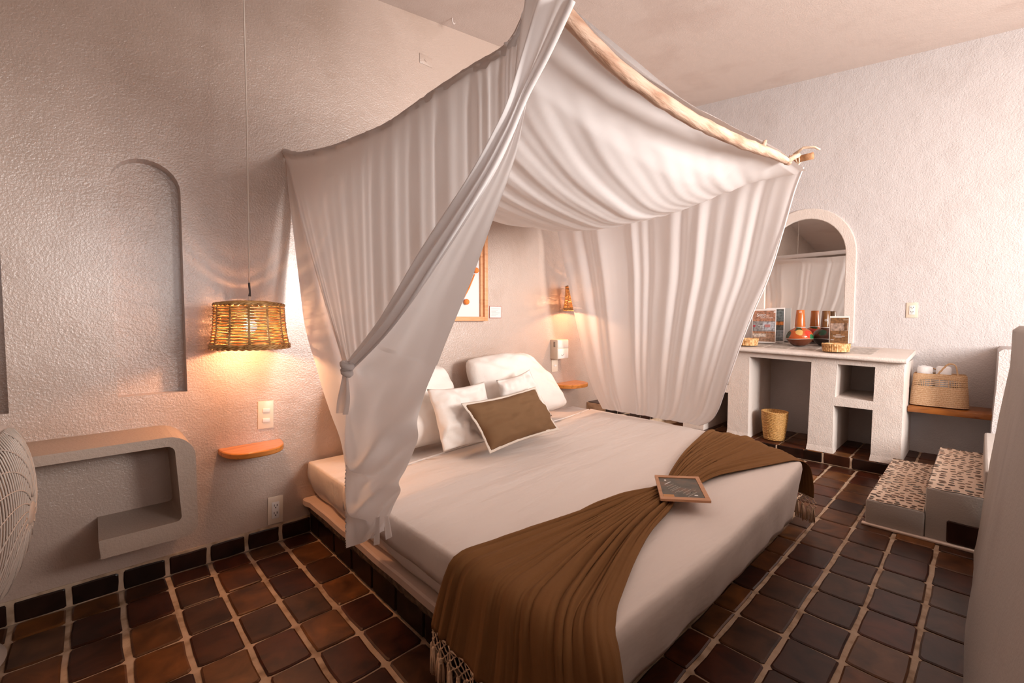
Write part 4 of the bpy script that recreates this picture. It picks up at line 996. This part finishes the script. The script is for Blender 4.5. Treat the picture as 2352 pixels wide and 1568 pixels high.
q = pf_(1752, 338); G().tube([q + Vector((0, 0, -.005)), q + Vector((.012, -.004, .028)), q + Vector((.028, -.004, .036))], [.014, .009, .006], 8).build('side_branch', m_drift, fp, True)
q = pf_(1805, 372); G().tube([q, q + Vector((.05, -.02, .030)), q + Vector((.10, -.03, .052))], [.016, .014, .012], 8).build('side_branch', m_drift, fp, True)
RP = [Vector((2.14, .0, 2.15)), Vector((2.12, -1.0, 2.15)), az(1868, 357, 2.158)]
rp = knotty(RP, lambda t: .019, 30, 8, m_bark, 'canopy_pole'); tag(rp, 'brown wooden pole over the right curtain, its cut end sticking out at the front corner', 'pole')
g = G(); c = RP[1].lerp(RP[2], .90)
for k in range(5):
    o_ = Vector((0, -.012 * k + .02, 0)); g.tube([c + o_ + Vector((.028 * math.cos(a), .018 * math.sin(2 * a + k) * .4, .032 * math.sin(a))) for a in [2 * PI * i / 18 for i in range(18)]], .0035, 5, closed=True)
g.tube([c + Vector((.0, .0, .03)), c + Vector((-.01, -.05, .055)), c + Vector((.01, -.10, .05)), c + Vector((.015, -.125, .03))], [.010, .007, .006, .005], 6)
rope = g.build('rope_lashing', m_cord, rp, True); rope['kind'] = 'stuff'
ATP = [(657, 352), (690, 359), (760, 347), (830, 322), (900, 291), (1000, 223), (1090, 166), (1160, 126), (1195, 85), (1240, -20)]
AT = [pl(u, v) for u, v in ATP]; AT[0] = Vector((-.088, -.006, AT[0].z - .06)); 
AT[0].z = ay(657, 352, 0).z
lpg = G().tube([p + Vector((-.004, 0, .004)) for p in resample(AT, 90)[1:88]], .006, 8); lp = lpg.build('canopy_pole', m_drift, None, True); tag(lp, 'thin canopy pole hidden in the top hem of the left curtain', 'pole')

# ------------------------------------------------------------------ canopy cloths
def drape(name, left, right, nu, nv, disp, nrm_, parent, mat=None, off=0):
    """ruled cloth between two side lines (top to bottom); disp(u, v) along nrm_"""
    Lp, Rp = resample(left, nv), resample(right, nv); nn = Vector(nrm_).normalized()
    g = G().grid(lambda a, b2: Lp[round(b2 * nv)].lerp(Rp[round(b2 * nv)], a) + nn * (disp(a, b2) + off), nu, nv)
    return g.build(name, mat or m_veil, parent, True)
def pleats(u, freq, seed, sharp=1.0):
    a = math.sin(u * freq * 2 * PI + 2.6 * nz(u * 5, seed)); b2 = math.sin(u * freq * 4.7 * PI + 1 + 3.5 * nz(u * 8, seed + 3)); c = nz(u * freq * .6, seed + 7)
    return a * .5 + b2 * .28 + c * .7
lc_ = thing('left_curtain', 'white cotton curtain on the lamp side of the bed, tied in a knot halfway down', 'curtain')
# side panel: gathered on the pole, ends behind the twisted edge
bot = [pl(u, v) for u, v in ((797, 842), (800, 839), (812, 830), (845, 803), (905, 716), (1002, 570), (1092, 425), (1160, 300), (1190, 236), (1202, 170))]
NA = 240; NVA = 50
def bycontrol(pts, n):
    k = len(pts) - 1; out = []
    for q in range(n + 1):
        t = q / n * k; i = min(int(t), k - 1); out.append(pts[i].lerp(pts[i + 1], t - i))
    return out
Ta = bycontrol(AT, NA); Ba = bycontrol(bot, NA)
def sideA(a, b2):
    i = round(a * NA); t_, q = Ta[i], Ba[i]
    p = t_.lerp(q, b2)
    am = interp([0, .15, .33, .42, 1], [.002, .004, .007, .014, .014], a)
    f = pleats(a, 11, 2) * am * (.35 + .65 * min(1, b2 * 3)) + .012 * math.exp(-b2 * 40) * (1 + pleats(a, 16, 5) * .4) + .012
    return p + Vector((-1, -.07, 0)) * f + Vector((0, .03 * math.sin(PI * b2) * (1 - a) ** 3, 0))
G().grid(sideA, NA, NVA).build('side_panel', m_veil, lc_, True)
# rolled top hem over the pole
g = G(); g.tube([p + Vector((-.004, 0, .004 + .001 * nz(i * .5, 3))) for i, p in enumerate(resample(AT, 90))], [.018 * (1 + .2 * nz(i * .8, 6)) for i in range(91)], 10, cap=False); g.build('top_hem', m_veil, lc_, True)
# rear panel near the wall, its hem sweeping to the knot
Cl = [ay(657, 362, -.022)] + [pl(u, v, -.02 + .05 * max(0, (v - 700) / 300)) for u, v in ((668, 480), (688, 625), (705, 745), (735, 855), (765, 945), (790, 1015), (806, 1110), (820, 1222))]
Cr = [ay(662, 364, -.03)] + [pl(u, v, -.02 + .05 * max(0, (v - 700) / 300)) for u, v in ((700, 480), (745, 640), (790, 780), (815, 870), (825, 950), (835, 1030), (845, 1120), (862, 1235))]
drape('rear_panel', Cl, Cr, 40, 70, lambda a, b2: .014 * math.sin(a * 7 + b2 * 2) * min(1, b2 * 3) + .006 * nz(a * 4, b2 * 6, 3), (-1, 0, 0), lc_)
# hem cord line from wall corner to the knot
g = G(); hp = resample([pl(u, v, .004) for u, v in ((659, 356), (700, 520), (742, 660), (775, 770), (794, 836))], 30); g.tube(hp, .0045, 6); g.build('edge_hem', m_veil, lc_, True)
# front panel, swagged below the knot
Bl = [pl(u, v, .05) for u, v in ((1203, 226), (1150, 335), (1080, 445), (990, 575), (900, 705), (835, 800), (803, 848), (795, 900), (797, 960), (803, 1020), (808, 1090), (813, 1150), (822, 1224))]
Br = [pl(u, v, .05) for u, v in ((1210, 226), (1200, 290), (1190, 345), (1166, 420), (1135, 500), (1085, 630), (1032, 760), (1002, 840), (980, 900), (966, 980), (949, 1050), (927, 1110), (907, 1170), (893, 1214))]
def saw(x): t = x * 2 * PI; return .5 + .5 * math.sin(t + .75 * math.sin(t))
def swag(a, b2):
    k0 = K0; d = b2 - k0
    base_ = .03 * math.sin(PI * a) * min(1, b2 * 1.5) + .008 * nz(a * 5, b2 * 4)
    if d > -.10:
        ph = (d - .17 * math.sin(PI * min(1, a)) ** 1.1 * (lambda q: q * q * (3 - 2 * q))(min(1, max(0, d + .10) * 3.5))) / (.16 + .84 * a ** .9)
        sm = min(1, (d + .10) * 5); sm = sm * sm * (3 - 2 * sm); ea = min(1, max(0, a - .05) * 3.5); am = .072 * ea * ea * (3 - 2 * ea) * sm * (.35 + .8 * math.sin(PI * min(1, a)) ** .6)
        return base_ + am * saw(-ph * 6.2 + .3 * nz(a * 2.5, b2 * 4, 6) + .3)
    return base_ + .010 * math.sin(a * 9 + b2 * 2.5) * min(1, b2 * 2) * (1 - a * .5)
Lp, Rp = resample(Bl, 200), resample(Br, 200)
K0 = min(range(201), key=lambda i: (Lp[i] - Bl[6]).length) / 200
def frontB(a, b2):
    i = round(b2 * 200); p = Lp[i].lerp(Rp[i], a) + NL.normalized() * -swag(a, b2)
    return p + Vector((0, 0, -.03 * math.sin(PI * a) * max(0, b2 - .9) * 10))
G().grid(frontB, 70, 200).build('front_panel', m_veil, lc_, True)
# twisted edge band from the top corner to the knot
T1 = resample([pl(u, v, .085) for u, v in ((1213, -12), (1196, 120), (1181, 232), (1138, 315), (1082, 408), (972, 568), (878, 728), (797, 836))], 90)
T2 = resample([pl(u, v, .085) for u, v in ((1318, 10), (1262, 130), (1214, 222), (1172, 318), (1118, 420), (1012, 590), (906, 748), (808, 852))], 90)
def band(a, b2):
    i = round(b2 * 90); am = .016 * (1 - b2 * .6)
    return T1[i].lerp(T2[i], a) + Vector((-1, -.25, 0)) * (am * math.sin(a * 15 + b2 * 5) + am * .6 * nz(a * 6, b2 * 2, 5) + .03 * math.sin(PI * a)) 
G().grid(band, 34, 90).build('twisted_edge', m_veil, lc_, True)
g = G(); g.tube([p + Vector((-.012, -.006, 0)) for p in T2], [.008 * (1 - .35 * i / 90) for i in range(91)], 8); g.build('edge_hem', m_veil, lc_, True)
# the knot and its tail
kc = pl(797, 842, .125); g = G()
for k, (r0, zz, tl) in enumerate(((.024, .006, .5), (.021, -.010, -.6), (.018, -.024, .4))):
    g.tube([kc + Vector((.6 * r0 * math.cos(a), r0 * math.sin(a), zz + tl * .014 * math.sin(a))) for a in [2 * PI * i / 20 for i in range(20)]], [.013 * (1 + .25 * nz(i * .5, k)) for i in range(20)], 8, closed=True)
g.tube([kc + Vector((0, .004, .015)), kc, kc + Vector((0, 0, -.03))], [.012, .020, .012], 8)
g.build('knot', m_veil, lc_, True)
tl1 = [pl(u, v, .12) for u, v in ((790, 858), (783, 890), (777, 920), (775, 948))]; tl2 = [pl(u, v, .12) for u, v in ((800, 858), (803, 890), (803, 920), (797, 952))]
drape('knot_tail', tl1, tl2, 14, 16, lambda a, b2: .010 * math.sin(a * 9 + b2), (-1, -.3, 0), lc_)
for (a0, a1, b0, b1) in (((862, 1190), (858, 1252), (873, 1185), (871, 1250)), ((882, 1185), (886, 1240), (892, 1185), (901, 1232))):
    drape('hem_tail', [pl(*a0, .10), pl(*a1, .10)], [pl(*b0, .10), pl(*b1, .10)], 6, 8, lambda a, b2: .003 * math.sin(a * 6), (-1, 0, 0), lc_)

# right curtain
rc_ = thing('right_curtain', 'white cotton curtain on the vanity side of the bed, hanging straight to the mattress edge', 'curtain')
ND = Vector((1.72, 0, .24)); pd_ = lambda u, v: at(u, v, ND, 4.162)
Dl = [Vector((2.10, -.05, 2.115))] + [ay(u, v, y) for u, v, y in ((1270, 490, -.16), (1284, 560, -.20), (1300, 640, -.26), (1321, 740, -.29), (1341, 830, -.32), (1362, 895, -.35), (1384, 938, -.40))]
Dr = [pd_(u, v) for u, v in ((1845, 384), (1824, 440), (1798, 531), (1766, 634), (1731, 715), (1698, 800), (1670, 880), (1650, 938), (1632, 965), (1606, 977))]
LD, RD = resample(Dl, 80), resample(Dr, 80)
def rightD(a, b2):
    i = round(b2 * 80); e = a ** .85
    f = pleats(a, 6.5, 11) * .024 * (1 - .55 * b2) * min(1, .4 + b2 * 3) + .008 * nz(a * 6, b2 * 3, 2)
    top = -.02 * math.sin(PI * a) * (1 - b2) ** 8
    return LD[i].lerp(RD[i], e) + ND.normalized() * (-f + .02 * math.sin(PI * b2)) + Vector((0, 0, top))
o = G().grid(rightD, 150, 80).build('panel', m_veil, rc_, True)
g = G(); g.tube([p + Vector((-.002, -.001, 0)) for p in RD], .0045, 6); g.build('edge_hem', m_veil, rc_, True)
g = G(); g.tube(resample(RP, 46)[:41], [.027 * (1 + .15 * nz(i * .9, 4)) for i in range(41)], 10, cap=False); g.build('top_hem', m_veil, rc_, True)

# sagging roof drape
FPs = resample(FP, 200)
def fpz(x):
    best = min(FPs, key=lambda p: abs(p.x - x)); return best
SU = ([0, .05, .10, .16, .28, .42, .55, .70, .82, .92, 1.0], [.0, .13, .19, .21, .25, .285, .30, .275, .24, .15, .0])
SV = ([0, .03, .10, .20, .30, .42, .58, .75, .9, 1], [0, .06, .36, .70, .92, 1, .92, .62, .26, 0])
def roof(a, b2):
    x = -.03 + 2.11 * a
    f = fpz(min(max(x, -.02), 2.03)); xl = x
    yl = f.y; z0 = f.z
    bl_ = .044 * math.sin(PI * min(1, max(0, a * 1.2))) ** .6 * (1 + .25 * nz(a * 7, 3))
    if b2 < .0001: return Vector((x, f.y - .006, z0 + .022 + bl_ * .55))
    t = (b2 - .012) / .988
    if t <= .001: return Vector((x, f.y + .022, z0 + .026 + bl_))
    zb_ = 2.145 + .01 * math.sin(a * 9); y = yl + .034 + (-.02 - yl - .034) * t
    ze = (z0 + .012) * (1 - t) + zb_ * t
    el_ = interp([p.y for p in AT[::-1]], [p.z for p in AT[::-1]], y) - .012; ze += (el_ - ze) * max(0, 1 - a / .75) ** .8
    s_ = interp(*SU, a); sv = interp(*SV, t)
    ph = math.atan2(t * 1.15 + .04, a + .03)
    psi = 1.7 * t + 4.0 * min(t, .5) ** 2 - a + .10 * nz(a * 2.5, t * 2.5, 8)
    w_ = .95 * math.sin(psi * 2 * PI / .24 + 2 * nz(a * 2, t * 2, 14)) * (.5 + .8 * nz(psi * 3, a * 2, 4)) + .18 * math.sin(psi * 2 * PI / .083 + 2 * nz(a * 3, t * 3, 4)) + .5 * nz(a * 4, t * 5)
    x += (-.068 - .0757 * y + .03) * (1 - a) ** 2
    return Vector((x, y, ze - s_ * sv + .0075 * w_ * min(1, sv * 2.5) * min(1, (1 - a) * 6 + .15) * min(1, a * 10)))
def smoothtab(tab, n=3):
    xs, ys = tab; X = [i / 60 for i in range(61)]; Y = [interp(xs, ys, x) for x in X]
    for _ in range(n): Y = [Y[0]] + [(Y[i - 1] + 2 * Y[i] + Y[i + 1]) / 4 for i in range(1, 60)] + [Y[-1]]
    return (X, Y)
SU = smoothtab(SU, 8); SV = smoothtab(SV, 6)
rf_ = G().grid(roof, 180, 170).build('canopy_roof', m_veil, None, True); tag(rf_, 'white cotton canopy roof sagging from the driftwood pole over the bed', 'canopy')

# ------------------------------------------------------------------ pedestal fan at the left edge
fc = Vector((-1.125, -.62, .632)); fn = thing('pedestal_fan', 'white pedestal fan with a round slatted grille, cut by the left edge of the view', 'fan', (-1.385, -.25, 0))
def fo(p): return Vector(p) - Vector(fn.location)
FR = .272; tl_ = Matrix.Rotation(.07, 3, 'Y') @ Matrix.Rotation(-.10, 3, 'Z')
def fpnt(r_, a, d): return fo(fc + tl_ @ Vector((d, r_ * math.cos(a), r_ * math.sin(a))))
g = G()
prof_ = [(FR - .012, .0), (FR + .004, -.004), (FR + .010, -.02), (FR + .006, -.075), (FR - .02, -.10), (FR - .02, -.094), (FR - .006, -.07), (FR - .012, .0)]
for r_, d in prof_:
    for i in range(64): g.v.append(fpnt(r_, 2 * PI * i / 64, d))
for k in range(len(prof_) - 1):
    for i in range(64): g.f.append([k * 64 + i, k * 64 + (i + 1) % 64, (k + 1) * 64 + (i + 1) % 64, (k + 1) * 64 + i])
g.build('rim', m_fan, fn, True)
dome = lambda r_: .070 * (1 - (r_ / FR) ** 2) ** .7
g = G()
for k in range(-22, 23):            # upright slats
    y = k * FR / 23; h = math.sqrt(FR ** 2 - y * y) - .004; n = 14; ps = []
    for i in range(n + 1): z = -h + 2 * h * i / n; r_ = min(FR - .001, math.hypot(y, z)); ps.append(fo(fc + tl_ @ Vector((dome(r_), y, z))))
    g.tube(ps, .0026, 4)
g.build('grille_slats', m_fan, fn, True)['kind'] = 'stuff'
g = G()
for k in range(16):            # curved ribs
    a0 = 2 * PI * k / 16; ps = []
    for i in range(13): t = i / 12; r_ = .05 + (FR - .055) * t; ps.append(fpnt(r_, a0 + .9 * t, dome(r_) + .002))
    g.tube(ps, .0022, 4)
g.build('grille_ribs', m_fan, fn, True)['kind'] = 'stuff'
g = G()
for r_, d in ((.001, .074), (.030, .074), (.036, .071), (.037, .058), (.001, .058)):
    for i in range(32): g.v.append(fpnt(r_, 2 * PI * i / 32, d))
for k in range(4):
    for i in range(32): g.f.append([k * 32 + i, k * 32 + (i + 1) % 32, (k + 1) * 32 + (i + 1) % 32, (k + 1) * 32 + i])
soft(g.build('hub_cap', m_fan, fn), 40)
g = G()
for k in range(3):
    a0 = 2 * PI * k / 3
    g.grid(lambda a, b2: fpnt(.03 + .19 * b2, a0 + (a - .5) * 1.3 * (1 - .25 * b2), -.035 + .03 * (a - .5)), 8, 8)
g2 = g
for k in range(3):
    q_ = G(); a0 = 2 * PI * k / 3; q_.grid(lambda a, b2: fpnt(.03 + .19 * b2, a0 + (a - .5) * 1.3 * (1 - .25 * b2), -.035 + .03 * (a - .5)), 8, 8); thick(q_.build('blade', m_fan, fn, True), .003)
G().tube([fo(fc + tl_ @ Vector((-.09, 0, 0))), fo(fc + tl_ @ Vector((-.12, 0, 0))), fo(fc + tl_ @ Vector((-.21, 0, 0)))], [.06, .075, .055], 20).build('motor_housing', m_fan, fn, True)
G().tube([fo(fc + tl_ @ Vector((-.16, 0, -.04))), fo((-1.37, -.50, .36)), fo((-1.385, -.25, .03))], [.02, .018, .018], 14).build('stem', m_fan, fn, True)
soft(G().lathe([(.001, 0), (.215, 0), (.222, .008), (.21, .022), (.10, .04), (.04, .055), (.001, .055)], 40).build('base', m_fan, fn), 50)
